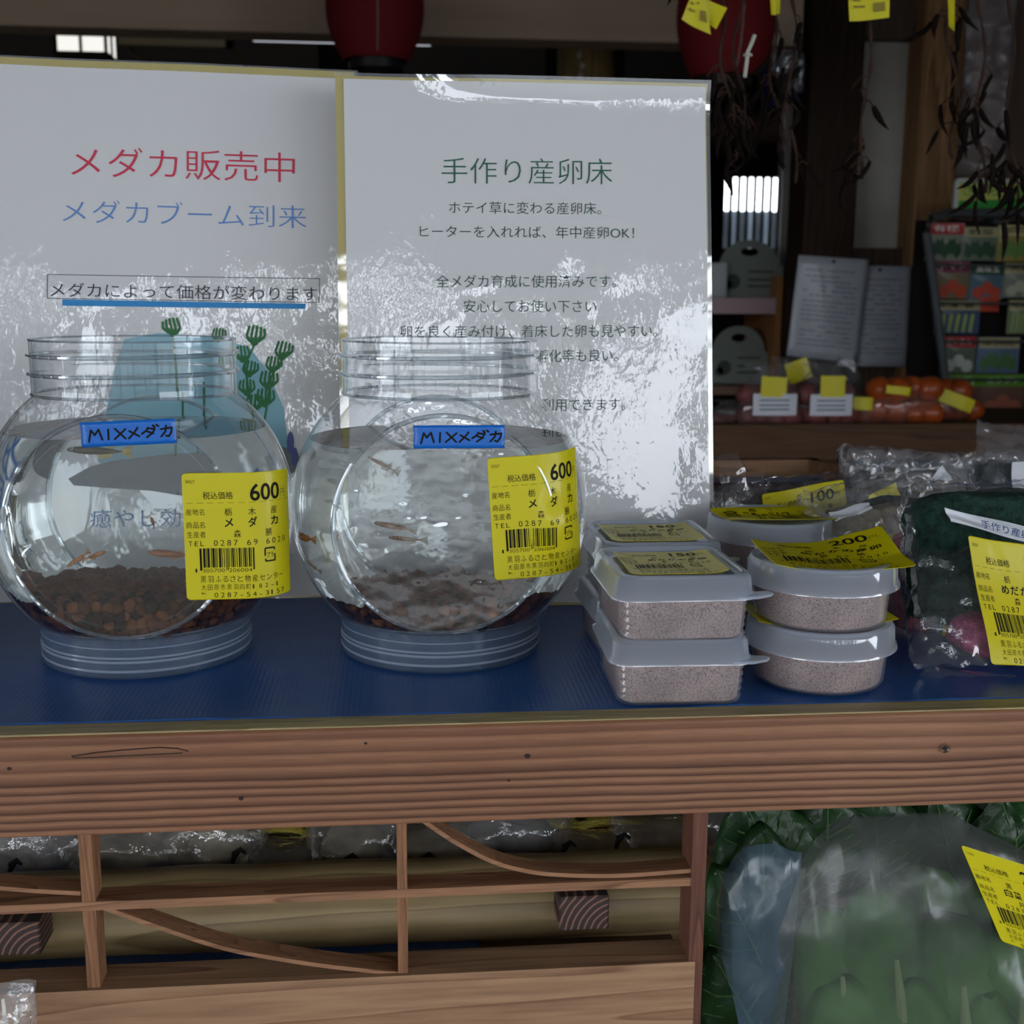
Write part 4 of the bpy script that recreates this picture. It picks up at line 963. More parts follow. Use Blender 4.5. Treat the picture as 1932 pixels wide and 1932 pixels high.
def gravel(t, ztop, seed, limit=230, slope=0):
    r = random.Random(seed); G = .0032; pts = []
    step = G*1.62
    for k in range(int(.05/step)+2):
        z = .009+k*step*.84
        for j in range(-26, 27):
            for i in range(-26, 27):
                x = i*step+(k % 2)*step/2+(j % 2)*step/2; y = j*step*.87+(k % 3)*step/3
                x += r.uniform(-1, 1)*G*.28; y += r.uniform(-1, 1)*G*.28; zz = z+r.uniform(-1, 1)*G*.25
                zl = ztop+slope*x+.003*noise.noise(Vector((x*60, y*60, seed)))
                if zz > zl or not inside(x, y, zz, RJ-.0045): continue
                deep = (not inside(x, y, zz, RJ-.0045-2.1*G)) or zz > zl-1.6*G or abs(y) > HF-.0042-2*G
                if not deep: continue
                pts.append((x, y, zz))
    front = sorted(pts, key=lambda p: (p[1]-.4*p[2]))
    A = front[:limit]; B = front[limit:]
    for (x, y, z) in A:
        o = bpy.data.objects.new('clay_grain', r.choice(grain_me)); COL.objects.link(o); o.parent = t
        o.location = (x, y, z); s = G*r.uniform(.85, 1.28); o.scale = (s, s, s); o.rotation_euler = (r.uniform(0, 6), r.uniform(0, 6), r.uniform(0, 6))
    V, F = [], []
    ico = grain_me[8]; iv = [v.co.copy() for v in ico.vertices]; fi = [tuple(p.vertices) for p in ico.polygons]
    for (x, y, z) in B:
        s = G*r.uniform(.85, 1.28); M = Euler((r.uniform(0, 6), r.uniform(0, 6), 0)).to_matrix()
        n0 = len(V); V += [tuple(M @ v*s+Vector((x, y, z))) for v in iv]; F += [tuple(i+n0 for i in q) for q in fi]
    if V:
        o = mk('clay_grains', (V, F), GRAV[1], t); o['kind'] = 'stuff'
    # inner core so that nothing shows between the grains
    core = []
    for i in range(12):
        z = .009+(ztop-.0135-.009)*i/11; rr = math.sqrt(max(1e-6, (RJ-.0105)**2-(z-CZ)**2)); core.append((rr, z))
    c = cut_flat(lathe(core, 40), HF-.0095); mk('packed_soil', c, GRAV[3], t)
    return pts
def base_lid(c, label):
    t = thing('jar_lid', label, 'lid', c, group=None)
    R = .0513
    prof = [(.0001, 0), (R-.001, 0), (R, .0012), (R, HB), (R-.0013, HB), (R-.0013, .0028), (.0001, .0028)]
    mk('lid_wall', lathe(prof, 96, False, False), LIDM, t)
    for z, w, dr in ((.0040, .0007, 0), (.0085, .0007, .0), (.0105, .0006, 0), (.0150, .0004, -.0002), (HB, .0006, -.0004)):
        rr = [(R+dr+w*math.cos(2*PI*k/6)*.7, z+w*math.sin(2*PI*k/6)) for k in range(6)]
        mk('thread_ring', lathe(rr, 96, closed=True), LIDR, t)
    return t
def jar(c, label, rz, wz, disk=None, neckdir=0, shell=True):
    t = thing('fish_jar', label, 'jar', c, rz=rz, group=None)
    shell_ = cut_flat(lathe(body_profile(), 128, True, False), HF)
    o = mk('jar_body', shell_, JARM, t, angle=20)
    o.data.materials.append(disk or JARM)
    for p in o.data.polygons:
        if abs(p.normal.y) > .999 and len(p.vertices) > 20: p.material_index = 1; p.use_smooth = False
    # neck with screw thread
    N = 128; prof = [(RN, ZN)] + [(RN, ZN+.0008)] + [(RN-.0002, ZN+.027*k/8) for k in range(1, 9)] + [(RN-.0015, ZT+.0002), (RN-.0016, ZT-.002), (RN-.0015, ZN+.002)]
    mk('neck', lathe(prof, N, False, False), JARM, t)
    for z0, turns, a0 in ((ZN+.0105, 1.0, 2.6), (ZN+.0195, .62, 3.4), (ZN+.0185, .55, .35)):
        P = []; rad = []
        for k in range(97):
            u = k/96; a = a0+2*PI*turns*u*.98; P.append(((RN+.0004)*math.cos(a), (RN+.0004)*math.sin(a), z0+.0022*u*turns)); rad.append(.0011*min(1, 8*u+.15, 8*(1-u)+.15))
        mk('thread', tube(P, rad, 8), RIMM, t)
    for z, w in ((ZT, .0006), (ZN+.001, .0009)):
        rr = [(RN-.0004+w*math.cos(2*PI*k/6), z+w*math.sin(2*PI*k/6)) for k in range(6)]; mk('neck_rim', lathe(rr, 128, closed=True), RIMM, t)
    rd = math.sqrt(RJ**2-HF**2)
    for s in (-1, 1):
        rr = [(rd-.0006+.0011*math.cos(2*PI*k/8), .0011*math.sin(2*PI*k/8)) for k in range(8)]
        mk('window_ridge', xf(lathe(rr, 128, closed=True), Matrix.Translation((0, s*HF, CZ)) @ Matrix.Rotation(PI/2, 4, 'X')), RIMM, t)
        rr = [(rd-.0052+.0005*math.cos(2*PI*k/6), .0005*math.sin(2*PI*k/6)) for k in range(6)]
        if s < 0: mk('window_ridge', xf(lathe(rr, 96, closed=True), Matrix.Translation((0, s*HF, CZ)) @ Matrix.Rotation(PI/2, 4, 'X')), JARM, t)
    w = cut_flat(lathe(body_profile(RJ-.0011, RN, .0012), 96, True, False), HF-.0011, zmax=wz)
    o = mk('water', w, MATS['water'], t, angle=25)
    # damp ring where the water meets the wall
    rw = math.sqrt((RJ-.0011)**2-(wz-CZ)**2)-.0003
    return t, rd
def tape(t, x0, x1, z0, z1, rot, s, m, lets):
    """strip of masking tape stuck to the flat window with a handwritten word"""
    cx, cz = (x0+x1)/2, (z0+z1)/2; w, h = x1-x0, z1-z0; ca, sa = math.cos(rot), math.sin(rot)
    def f(x, y): return (cx+x*ca-y*sa, -HF-.0013-.0002*math.sin(x*300), cz+x*sa+y*ca)
    g = grid(lambda u, v: ((u-.5)*w+.0002*math.sin(v*30), (v-.5)*h, 0), 12, 6)
    o = mk('tape_label', bend(([(p[0], p[1]) for p in g[0]], g[1]), f), m, t); md = o.modifiers.new('t', 'SOLIDIFY'); md.thickness = .00012; md.offset = 0
    L = []
    for st in lets:
        for a, b in zip(st[:-1], st[1:]): L.append(line2((a[0]*w*.5, a[1]*h*.5), (b[0]*w*.5, b[1]*h*.5), .0009))
        for p in st: v, q = sphere_flat(p[0]*w*.5, p[1]*h*.5, .00045); L.append((v, q))
    V, F = join(*[([(x, y, 0) for x, y in v], q) for v, q in L])
    mk('lettering', bend(([(x, y) for x, y, _ in V], F), lambda x, y: (f(x, y)[0], f(x, y)[1]-.00012, f(x, y)[2])), INK, o, smooth=False)
# handwriting MIX medaka in strokes, box coordinates -1..1
HAND = [[(-.84, -.55), (-.78, .35), (-.71, -.05), (-.62, .38), (-.56, -.45)], [(-.42, .35), (-.43, -.45)], [(-.28, .38), (-.07, -.45)], [(-.06, .32), (-.30, -.45)],
        [(.20, .40), (.12, .0), (.0, -.45)], [(.02, .15), (.22, -.30)], [(.42, .35), (.37, .1), (.28, -.12)], [(.42, .30), (.56, .25), (.50, -.1), (.38, -.42)], [(.40, .05), (.52, -.12)], [(.52, .52), (.56, .40)], [(.60, .55), (.64, .43)],
        [(.68, .18), (.92, .28), (.90, -.1), (.84, -.42), (.78, -.35)], [(.80, .45), (.78, 0), (.68, -.42)]]
BT = mat('blue_masking_tape', (.005, .125, .50), .45, coat=.5, coatr=.2, bump=.5, bscale=260)
def label_on_jar(t, xa, ztop, w, h, flat, tilt, prints, roll=1.25, wob=0.0):
    """starts flat on the window at x=xa and curls back past its rim"""
    def f(x, y):
        s = max(0, x-flat); n = w-flat
        k = roll/n; xx = xa+min(x, flat)+(math.sin(k*s)/k if s else 0); dy = (1-math.cos(k*s))/k if s else 0
        z = ztop-h+y
        yy = -HF-.0014+dy - wob*math.sin(PI*min(1, s/n))*math.exp(-((y-h*.42)/(h*.22))**2)
        dz = (x-w*.3)*math.sin(tilt); xx += (y-h/2)*math.sin(-tilt)
        return Vector((xx, yy, z+dz))
    def nf(x, y):
        s = max(0, x-flat); a = roll*s/(w-flat); return Vector((math.sin(a), -math.cos(a), 0))
    return sticker(t, f, nf, prints, w, h)
P600 = sticker_print('600', 'メダカ')
def loc_on_window(c, rz, px, py):
    """pixel -> local x,z on the flat front window of a jar"""
    M = Matrix.Rotation(rz, 3, 'Z'); p0 = c+M @ Vector((0, -HF, CZ)); n = M @ Vector((0, -1, 0))
    p = on_plane(px, py, p0, n)-c; q = M.inverted() @ p; return q.x, q.z
RZ1, RZ2 = math.radians(1.5), math.radians(0)
W1 = at(300, 808, Y=J1.y).z-TZ; W2 = at(850, 826, Y=J2.y).z-TZ
print('water', W1, W2)
j1, rd = jar(J1, 'left fish jar with a blue tape label and clear view onto brown clay gravel', RZ1, W1)
base_lid(J1, 'milky screw lid used as a stand under the left fish jar')
j2, rd = jar(J2, 'right fish jar whose flat front window mirrors the bright outside', RZ2, W2, disk=DISKM)
base_lid(J2, 'milky screw lid used as a stand under the right fish jar')
J3 = J1+(J1-J2); J3.x += .0015; J3.y += .003
j3, rd = jar(J3, 'fish jar cut off by the left picture edge, only its right side showing', RZ1, W1)
base_lid(J3, 'milky screw lid under the jar cut off by the left picture edge')
for (J, rz, (xa, ya, xb, yb), pr, tilt, wob) in ((J1, RZ1, (343, 892, 455, 1131), P600, .0, .0), (J2, RZ2, (926, 860, 1000, 1090), P600, .065, .006)):
    x0, z1 = loc_on_window(J, rz, xa, ya); x1, z0 = loc_on_window(J, rz, xa+10, yb)
    h = (z1-z0); xe, _ = loc_on_window(J, rz, xb, ya+60)
    label_on_jar(j1 if J is J1 else j2, x0, z1, h*.885, h, (xe-x0), tilt, pr, roll=1.22 if J is J1 else 1.22, wob=wob)
for (J, rz, t, (xa, ya, xb, yb), rot) in ((J1, RZ1, j1, (152, 790, 334, 842), .04), (J2, RZ2, j2, (780, 799, 952, 848), .0)):
    x0, z1 = loc_on_window(J, rz, xa, ya); x1, z0 = loc_on_window(J, rz, xb, yb)
    tape(t, x0, x1, z0+.0008, z1-.0008, rot, 1, BT, HAND)
for J, nm, zt_, sd, sl in ((J1, 'reddish brown clay grains heaped in the left fish jar', .0365, 3, -.03), (J2, 'dark brown clay grains heaped in the right fish jar', .0335, 5, .02), (J3, 'clay grains in the jar cut off by the left picture edge', .035, 8, 0)):
    g = thing('clay_gravel', nm, 'gravel', J); 
    gravel(g, zt_, sd, 270 if J is not J3 else 40, sl)

# ---- fish
def fish(px, py, J, dy, L, yaw, pitch, col, fin, label, fat=.17):
    p = at(px, py, Y=J.y+dy)
    t = thing('killifish', label, 'fish', p, group=None); t.rotation_euler = (0, pitch, yaw)
    S = []; n = 12
    for i in range(15):
        u = i/14; x = (u-.5)*L*.82; h = L*fat*(math.sin(PI*min(1, u*.92+.06))**.75)*(1-.45*u); w = h*.55
        S.append([(x, w*math.cos(2*PI*k/n)*.9, h*.5*math.sin(2*PI*k/n)*1.9*.5) for k in range(n)])
    mk('body', loft(S), mat('fish_'+col[0], col[1], .35, coat=.5, var=.2, vscale=200), t)
    FM = filmmat('fin_'+fin[0], .05, .3, .2, haze=.7, hcol=fin[1]) if 'fin_'+fin[0] not in MATS else MATS['fin_'+fin[0]]
    mk('tail_fin', slab(([(L*.36, 0, L*.02), (L*.56, .0005, L*.11), (L*.54, 0, 0), (L*.56, .0005, -L*.11), (L*.36, 0, -L*.02)], [(0, 1, 2, 3, 4)]), (0, 1, 0), .0003), FM, t, False)
    mk('anal_fin', slab(([(L*.02, 0, -L*.05), (L*.06, 0, -L*.13), (L*.26, 0, -L*.09), (L*.26, 0, -L*.03)], [(0, 1, 2, 3)]), (0, 1, 0), .0003), FM, t, False)
    mk('dorsal_fin', slab(([(L*.16, 0, L*.04), (L*.20, 0, L*.10), (L*.28, 0, L*.07), (L*.28, 0, L*.03)], [(0, 1, 2, 3)]), (0, 1, 0), .0003), FM, t, False)
    for s in (-1, 1):
        mk('eye', join(sphere((-L*.345, s*L*.045, L*.025), L*.030, 12, 8)), mat('eye_silver', (.6, .6, .55), .2), t)
        mk('pupil', sphere((-L*.35, s*L*.060, L*.026), L*.019, 10, 6), mat('pupil_black', (.01, .01, .01), .2), t)
OR_ = ('orange', (.48, .18, .045)); DKF = ('dark_grey', (.10, .085, .055)); BRF = ('brown', (.25, .12, .05)); FO = ('orange', (.5, .25, .08)); FG = ('grey', (.4, .38, .3)); FY = ('yellow', (.5, .36, .08))
fish(183, 848, J1, -.038, .030, .1, .06, DKF, FY, 'dark killifish with yellowish tail just under the blue tape of the left jar', .17)
fish(186, 1042, J1, -.030, .016, 2.6, .35, OR_, FO, 'small orange killifish above the gravel, rear of the pair at left in left jar', .2)
fish(150, 1052, J1, -.034, .014, .6, -.5, OR_, FO, 'tiny orange killifish nose down at far left above the gravel of left jar', .2)
fish(322, 1040, J1, -.030, .024, .15, .12, OR_, FO, 'orange killifish beside the yellow sticker near the gravel of left jar', .2)
fish(297, 975, J1, .00, .008, 1.4, .9, OR_, FO, 'tiny pale orange fry swimming mid water in left jar', .3)
fish(741, 990, J2, -.038, .022, .1, .22, BRF, FG, 'brown killifish swimming left behind the mirrored window of right jar', .17)
fish(765, 1012, J2, -.03, .020, .2, .12, BRF, FG, 'brown killifish lower right of another behind the window of right jar', .15)
fish(606, 1006, J2, -.012, .017, .3, .1, OR_, FO, 'orange killifish magnified by the curved left side of right jar', .28)
fish(622, 1052, J2, -.012, .012, .2, .3, ('pale', (.45, .34, .18)), FG, 'pale killifish low at the curved left side of right jar', .2)
fish(720, 872, J2, -.03, .018, .1, .5, BRF, FG, 'faint slender killifish high behind the window of right jar', .12)

# ================================================================= FOOD CONTAINERS WITH FINE POWDER
PPM = filmmat('milky_box_plastic', .08, .5, .22, haze=.20, hcol=(.44, .47, .52), power=3, bump=.4, bscale=300, bstretch=(.05, .05, 1), bdist=.0006, transl=1)
PPL = filmmat('milky_box_lid', .10, .55, .07, haze=.52, hcol=(.64, .72, .84), power=3, transl=1)
def powdermat():
    m, n, l, b = newmat('pinkish_powder'); b.inputs['Roughness'].default_value = .95
    t = n.new('ShaderNodeTexCoord')
    a = n.new('ShaderNodeTexNoise'); a.inputs['Scale'].default_value = 1300; a.inputs['Detail'].default_value = 4; l.new(t.outputs['Object'], a.inputs['Vector'])
    r = n.new('ShaderNodeValToRGB'); e = r.color_ramp.elements
    e[0].position = .33; e[0].color = (.12, .075, .065, 1); e[1].position = .66; e[1].color = (.48, .36, .33, 1); q = e.new(.44); q.color = (.32, .23, .205, 1)
    l.new(a.outputs['Fac'], r.inputs[0])
    c = n.new('ShaderNodeTexNoise'); c.inputs['Scale'].default_value = 60; l.new(t.outputs['Object'], c.inputs['Vector'])
    g = n.new('ShaderNodeValToRGB'); g.color_ramp.elements[0].color = (.75, .72, .72, 1); g.color_ramp.elements[0].position = .35; g.color_ramp.elements[1].position = .65; l.new(c.outputs['Fac'], g.inputs[0])
    x = n.new('ShaderNodeMix'); x.data_type = 'RGBA'; x.blend_type = 'MULTIPLY'; x.inputs[0].default_value = 1; l.new(r.outputs[0], x.inputs[6]); l.new(g.outputs[0], x.inputs[7]); l.new(x.outputs[2], b.inputs['Base Color'])
    return m
POW = powdermat()
SQW, SQD, SQH = .0300, .0330, .0288         # half width, half depth, stacking height
def square_box(label, loc, rz=0, sticker_=None, fill=.0195):
    t = thing('food_container', label, 'food container', loc, rz, group=None)
    lz = SQH-.0068
    sec = [rring(.0268, .0300, .007, .0000), rring(.0282, .0314, .008, .0012)]
    for k in range(11):
        z = .003+k*.0017; g = .0006 if k % 2 else 0; sec.append(rring(.0285+z*.05-g, .0317+z*.05-g, .008, z))
    sec.append(rring(.0296, .0330, .008, lz+.001))
    mk('box_wall', loft(sec, True, False), PPM, t, angle=50)
    ps = [rring(.0258, .0290, .007, .0008), rring(.0272, .0304, .008, .002), rring(.0282, .0314, .008, fill), rring(.025, .028, .007, fill+.0008)]
    mk('powder', loft(ps), POW, t, angle=50)
    L = [rring(.0328, .0362, .010, lz-.0022), rring(.0326, .0360, .010, lz-.001), rring(.0312, .0346, .0095, lz+.0002), rring(.0306, .0340, .0095, lz+.0066), rring(.0294, .0328, .0095, lz+.0082), rring(.0276, .0310, .0095, lz+.0084), rring(.0266, .0300, .009, lz+.0064), rring(.0001, .0001, .0001, lz+.0064)]
    mk('lid', loft(L, False, True), PPL, t, angle=50)
    # pull tab at the right corner
    P = [(.022, -.0362), (.031, -.0358), (.0372, -.0345), (.0392, -.0315), (.0372, -.0290), (.0326, -.0260)]
    q = slab(([(.018, -.031, lz-.0022)]+[(x, y, lz-.0018+(.0007 if k in (2, 3, 4) else 0)) for k, (x, y) in enumerate(P)], [(0, 1, 2, 3, 4, 5, 6)]), (0, 0, 1), .0011)
    mk('pull_tab', q, PPL, t, False)
    if sticker_:
        pr, w, h, sh = sticker_; zt_ = lz+.0070
        def f(x, y): u = x/w; return Vector((-w/2+x*.98+sh*(y-h/2)*.12, -h/2+y, zt_+.0002+.0016*max(0, (u-.75)/.25)**2+.0010*max(0, (.12-u)/.12)**2))
        sticker(t, f, (0, 0, 1), pr, w, h)
    return t
RDR, RDH = .0352, .0290
def round_tub(label, loc, rz=0, fill=.0195):
    t = thing('round_container', label, 'food container', loc, rz, group=None); lz = RDH-.0087
    prof = [(.0001, 0), (.0265, 0), (.0295, .0015)]
    for k in range(10): z = .003+k*.0016; prof.append((.0302+z*.08-(.0003 if k % 2 else 0), z))
    prof.append((.0326, lz+.001))
    mk('tub_wall', lathe(prof, 96, False, False), PPM, t, angle=50)
    mk('powder', lathe([(.0001, .0008), (.0262, .0008), (.0290, .0026), (.0308, fill), (.0280, fill+.001), (.0001, fill+.0012)], 72, False, False), POW, t, angle=50)
    L = [(.0358, lz-.0016), (.0355, lz), (.0345, lz+.0008), (.0342, lz+.0080), (.0328, lz+.0102), (.0308, lz+.0104), (.0298, lz+.0080), (.0001, lz+.0080)]
    mk('lid', lathe(L, 96, False, False), PPL, t, angle=50)
    return t
P150 = sticker_print('150', 'めだかの産卵', code=('305700', '201504'))
P200 = sticker_print('200', 'めだかの産卵', code=('305700', '202006'))
P100 = sticker_print('100', 'めだかの産卵', code=('305700', '201009'))
f0 = at(1292, 1331, Z=TZ+.001)
SQC = Vector((at(1288, 1331, Z=TZ+.001).x, f0.y+.0305, TZ+.0012))
SQB = Vector((at(1218, 1200, Y=SQC.y+.071).x, SQC.y+.0715, TZ+.0012))
up_ = Vector((0, 0, SQH+.0004))
square_box('square powder container at the bottom of the front stack', SQC, -.03)
square_box('square powder container on top of the front stack, with a 150 yen yellow sticker', SQC+up_+Vector((-.0005, 0, 0)), .01, (P150, .0465, .046, .15))
square_box('square powder container at the bottom of the rear stack beside the right jar', SQB+Vector((-.001, 0, 0)), .03)
square_box('square powder container on top of the rear stack touching the right jar, sticker faded', SQB+up_+Vector((.001, 0, 0)), .0, (P150, .049, .044, -.1))
f1 = at(1570, 1319, Z=TZ+.001)
RC = Vector((f1.x+.003, f1.y+.0300, TZ+.0012))
RC2 = Vector((at(1447, 1010, Y=.640).x, .640, TZ+.0012))
t1 = round_tub('round powder tub at the bottom of the front round stack', RC+Vector((.0005, .0, 0)))
upr = Vector((0, 0, RDH+.0006))
t2 = round_tub('round powder tub on top of the front round stack, under a curled 200 yen sticker', RC+upr)
t3 = round_tub('round powder tub at the bottom of the rear round stack', RC2)
t4 = round_tub('round powder tub on top of the rear round stack with a sticker across its lid', RC2+upr+Vector((.001, 0, 0)))
def curl(t, w, h, pr, rot, cx, cy, z0, amp, lift, ph=0, tip=None):
    ca, sa = math.cos(rot), math.sin(rot)
    def f(x, y):
        u, v = x/w-.5, y/h-.5
        z = z0+amp*(abs(u)*2)**2.2+lift*(v+.5)*(.4+.6*math.cos(u*3+ph))+.0006*math.sin(u*17+ph)*math.cos(v*4)
        if tip: z += tip*max(0, u+.05)*max(0, v+.1)*4
        return Vector((cx+(u*w)*ca-(v*h)*sa, cy+(u*w)*sa+(v*h)*ca, z))
    return sticker(t, f, (0, 0, 1), pr, w, h)
curl(t2, .064, .050, P200, -.06, .003, -.002, RDH+.0000, .0030, .0025, .2, tip=.006)
curl(t4, .040, .060, P200, PI/2+.05, .0, -.006, RDH+.0004, .0030, .001, 1)
mk('under_label', slab(grid(lambda u, v: (-.0335+.067*u, -.012+.035*v, RDH-.0012+.0040*(2*u-1)**2), 12, 6), (0, 0, 1), .0002), YEL, t1, False)

# ================================================================= CLEAR BAGS WITH YARN MATS ON THE RIGHT
YARNG = mat('dark_green_yarn', (.010, .035, .026), .95, var=.6, vscale=260, bump=.9, bscale=700, bdist=.002)
YARNP = mat('pink_yarn', (.42, .10, .20), .95, var=.35, vscale=260, bump=.9, bscale=700, bdist=.002)
YARNM = mat('magenta_yarn', (.30, .03, .06), .95, var=.5, vscale=260, bump=.9, bscale=700, bdist=.002)
def fluffy(c, s, seed=0, n=22, e=(0, 0, 0), sq=.55):
    V, F = lathe([(max(1e-4, math.sin(PI*j/n)), -math.cos(PI*j/n)) for j in range(n+1)], 2*n)
    M = Matrix.Translation(c) @ Euler(e).to_matrix().to_4x4(); o = []
    for x, y, z in V:
        g = lambda a: math.copysign(abs(a)**sq, a)
        p = Vector((g(x)*s[0]/2, g(y)*s[1]/2, g(z)*s[2]/2)); k = noise.noise(p*60+Vector((seed, 0, 0)))*.0035+noise.noise(p*220+Vector((seed, 3, 0)))*.0014
        o.append(tuple(M @ (p+p.normalized()*k)))
    return o, F
def crinkle(cs, d, n=40, m=40, amp=.004, seed=0, fr=30, bow=.02):
    """creased sheet through four corner points (TL TR BR BL), bowed towards d with sharp folds"""
    P = [Vector(p) for p in cs]; D = Vector(d).normalized()
    def f(u, v):
        p = P[3]*(1-u)*(1-v)+P[2]*u*(1-v)+P[0]*(1-u)*v+P[1]*u*v
        q = p*fr+Vector((seed*3.7, 0, seed)); k = 0; a = 1
        for o in range(3): k += a*(1-2*abs(noise.noise(q))); q = q*2.1+Vector((5, 1, 2)); a *= .5
        b = (16*u*(1-u)*v*(1-v))**.35
        e = Vector((noise.noise(q*.5), 0, noise.noise(q*.5+Vector((4, 4, 4)))))*amp*.6
        return p+D*(bow*b+amp*(k-.6))+e
    return grid(f, n, m)
BF = filmmat('bag_film', .06, .9, .05, haze=.045, hcol=(.75, .8, .85), power=2.0, bump=.5, bscale=90, bdist=.0015)
BF2 = filmmat('soft_bag_film', .05, .7, .12, haze=.10, hcol=(.7, .74, .8), power=2.2, bump=.6, bscale=60, bdist=.002)
def mat_bag(label, front, back, parts, film=BF, amp=.004, seed=0, fr=30, bow=.012, sticks=(), flaps=()):
    """bag from front sheet corners (world) and back sheet corners; parts = contents"""
    c = (Vector(front[2])+Vector(front[3])+Vector(back[2])+Vector(back[3]))/4
    t = thing('clear_bag', label, 'bag', c, group=None)
    T = Matrix.Translation(-c)
    A = crinkle(front, (0, -1, .15), 54, 48, amp, seed, fr, bow); B = crinkle(back, (0, 1, .1), 40, 36, amp, seed+5, fr, bow)
    L = crinkle([back[0], front[0], front[3], back[3]], (-1, 0, 0), 16, 30, amp*.7, seed+9, fr, .002)
    mk('bag_film', xf(join(A, B, L), T), film, t, angle=25)
    for nm, vf, m in parts: mk(nm, xf(vf, T), m, t)
    for k, fl in enumerate(flaps): mk('bag_flap', xf(crinkle(fl, (0, -1, 0), 20, 20, amp*.8, seed+20+k, fr, .003), T), film, t, angle=25)
    for (cs, pr, nm, m) in sticks:
        P = [Vector(p)-c for p in cs]; w = (P[1]-P[0]).length; h = (P[0]-P[3]).length
        nv = (P[1]-P[0]).cross(P[0]-P[3]).normalized()
        if nv.y > 0: nv = -nv
        def f(x, y, P=P, w=w, h=h, nv=nv):
            u, v = x/w, y/h; p = P[3]*(1-u)*(1-v)+P[2]*u*(1-v)+P[0]*(1-u)*v+P[1]*u*v
            return p+nv*(.0014*math.sin(u*7+v*3)+.0012*math.sin(v*6+1))
        sticker(t, f, tuple(nv), pr, w, h, name=nm, m=m)
    return t
def Q(px, py, Y): return at(px, py, Y=Y)
WHL = mat('white_card_label', (.58, .60, .64), .6)
# front bag: dark green mat standing, pink mat beneath, big sticker
YB = .555
g1 = Q(1830, 1120, YB+.03); p1_ = Q(1860, 1270, YB+.015)
fz = TZ+.002
lab_pr = sticker_print('200', 'めだかの産卵床', code=('305700', '202006'))
FL = [Q(1700, 925, YB+.045), Q(2040, 905, YB+.04), Q(2040, 1316, YB-.022), Q(1722, 1312, YB-.02)]
for k in (2, 3): FL[k].z = fz+.002
BK_ = [Q(1715, 915, YB+.062), Q(2050, 900, YB+.062), Q(2050, 1200, YB+.07), Q(1720, 1200, YB+.07)]
for k in (2, 3): BK_[k].z = fz+.004
st = [Q(1824, 1010, YB-.004), Q(1999, 1040, YB-.004), Q(2040, 1262, YB-.026), Q(1868, 1254, YB-.026)]
wl2 = [Q(1780, 958, YB+.004), Q(1965, 1002, YB-.001), Q(1960, 1030, YB-.003), Q(1792, 984, YB+.002)]
mat_bag('front clear bag with dark green yarn mat over a pink one, large yellow price sticker', FL, BK_,
    [('green_yarn_mat', fluffy((g1.x+.0075, YB+.027, TZ+.0490), (.086, .032, .066), 1, sq=.3, e=(-.12, -.03, 0)), YARNG), ('pink_yarn_mat', fluffy((p1_.x+.011, YB+.004, TZ+.0135), (.074, .034, .022), 2, sq=.6, e=(0, .04, 0)), YARNP)],
    seed=1, bow=.010, amp=.0042, sticks=((st, lab_pr, 'price_sticker', YEL), (wl2, ([(x, y) for x, y in put('手作り産卵床', 3, 50, 20, 14, .01)[0]], put('手作り産卵床', 3, 50, 20, 14, .01)[1]) if False else None, 'white_label', WHL)),
    flaps=([Q(1735, 1255, YB-.015), Q(1960, 1275, YB-.024), Q(1965, 1322, YB-.035), Q(1735, 1322, YB-.035)],))
t = [o for o in COL.objects if o.name.startswith('clear_bag') and o.parent is None][-1]
vv, ff = put('手作り産卵床', 0, 1, 0, 1, .012); C0 = t.location
def wmap(x, y):
    u, v = .32+.64*x, .16+.62*y; P = [Vector(p)-C0 for p in wl2]; return P[3]*(1-u)*(1-v)+P[2]*u*(1-v)+P[0]*(1-u)*v+P[1]*u*v+Vector((0, -.0042, .001))
ws = [o for o in t.children if o.name.startswith('white_label')][0]
mk('lettering', bend((vv, ff), wmap), mat('label_blue_ink', (.04, .07, .16), .5), ws, False)
# pink bag behind the round tubs
YP = .655
mat_bag('clear bag with a pink yarn mat lying behind the round tubs', [Q(1600, 985, YP+.02), Q(1735, 960, YP+.02), Q(1740, 1130, YP-.015), Q(1575, 1130, YP-.015)], [Q(1620, 975, YP+.05), Q(1740, 955, YP+.05), Q(1745, 1080, YP+.06), Q(1600, 1080, YP+.06)],
    [('pink_yarn_mat', fluffy(tuple(Q(1652, 1062, YP+.018)), (.052, .034, .050), 4, sq=.6), mat('soft_pink_yarn', (.52, .20, .24), .95, var=.25, vscale=260, bump=.8, bscale=700, bdist=.002)), ('green_yarn_mat', fluffy(tuple(Q(1705, 985, YP+.036)), (.055, .03, .03), 6), YARNG)],
    seed=3, sticks=(([Q(1668, 1010, YP-.004), Q(1722, 1000, YP-.002), Q(1722, 1105, YP-.004), Q(1690, 1105, YP-.004)], None, 'price_sticker', YEL),), film=BF2)
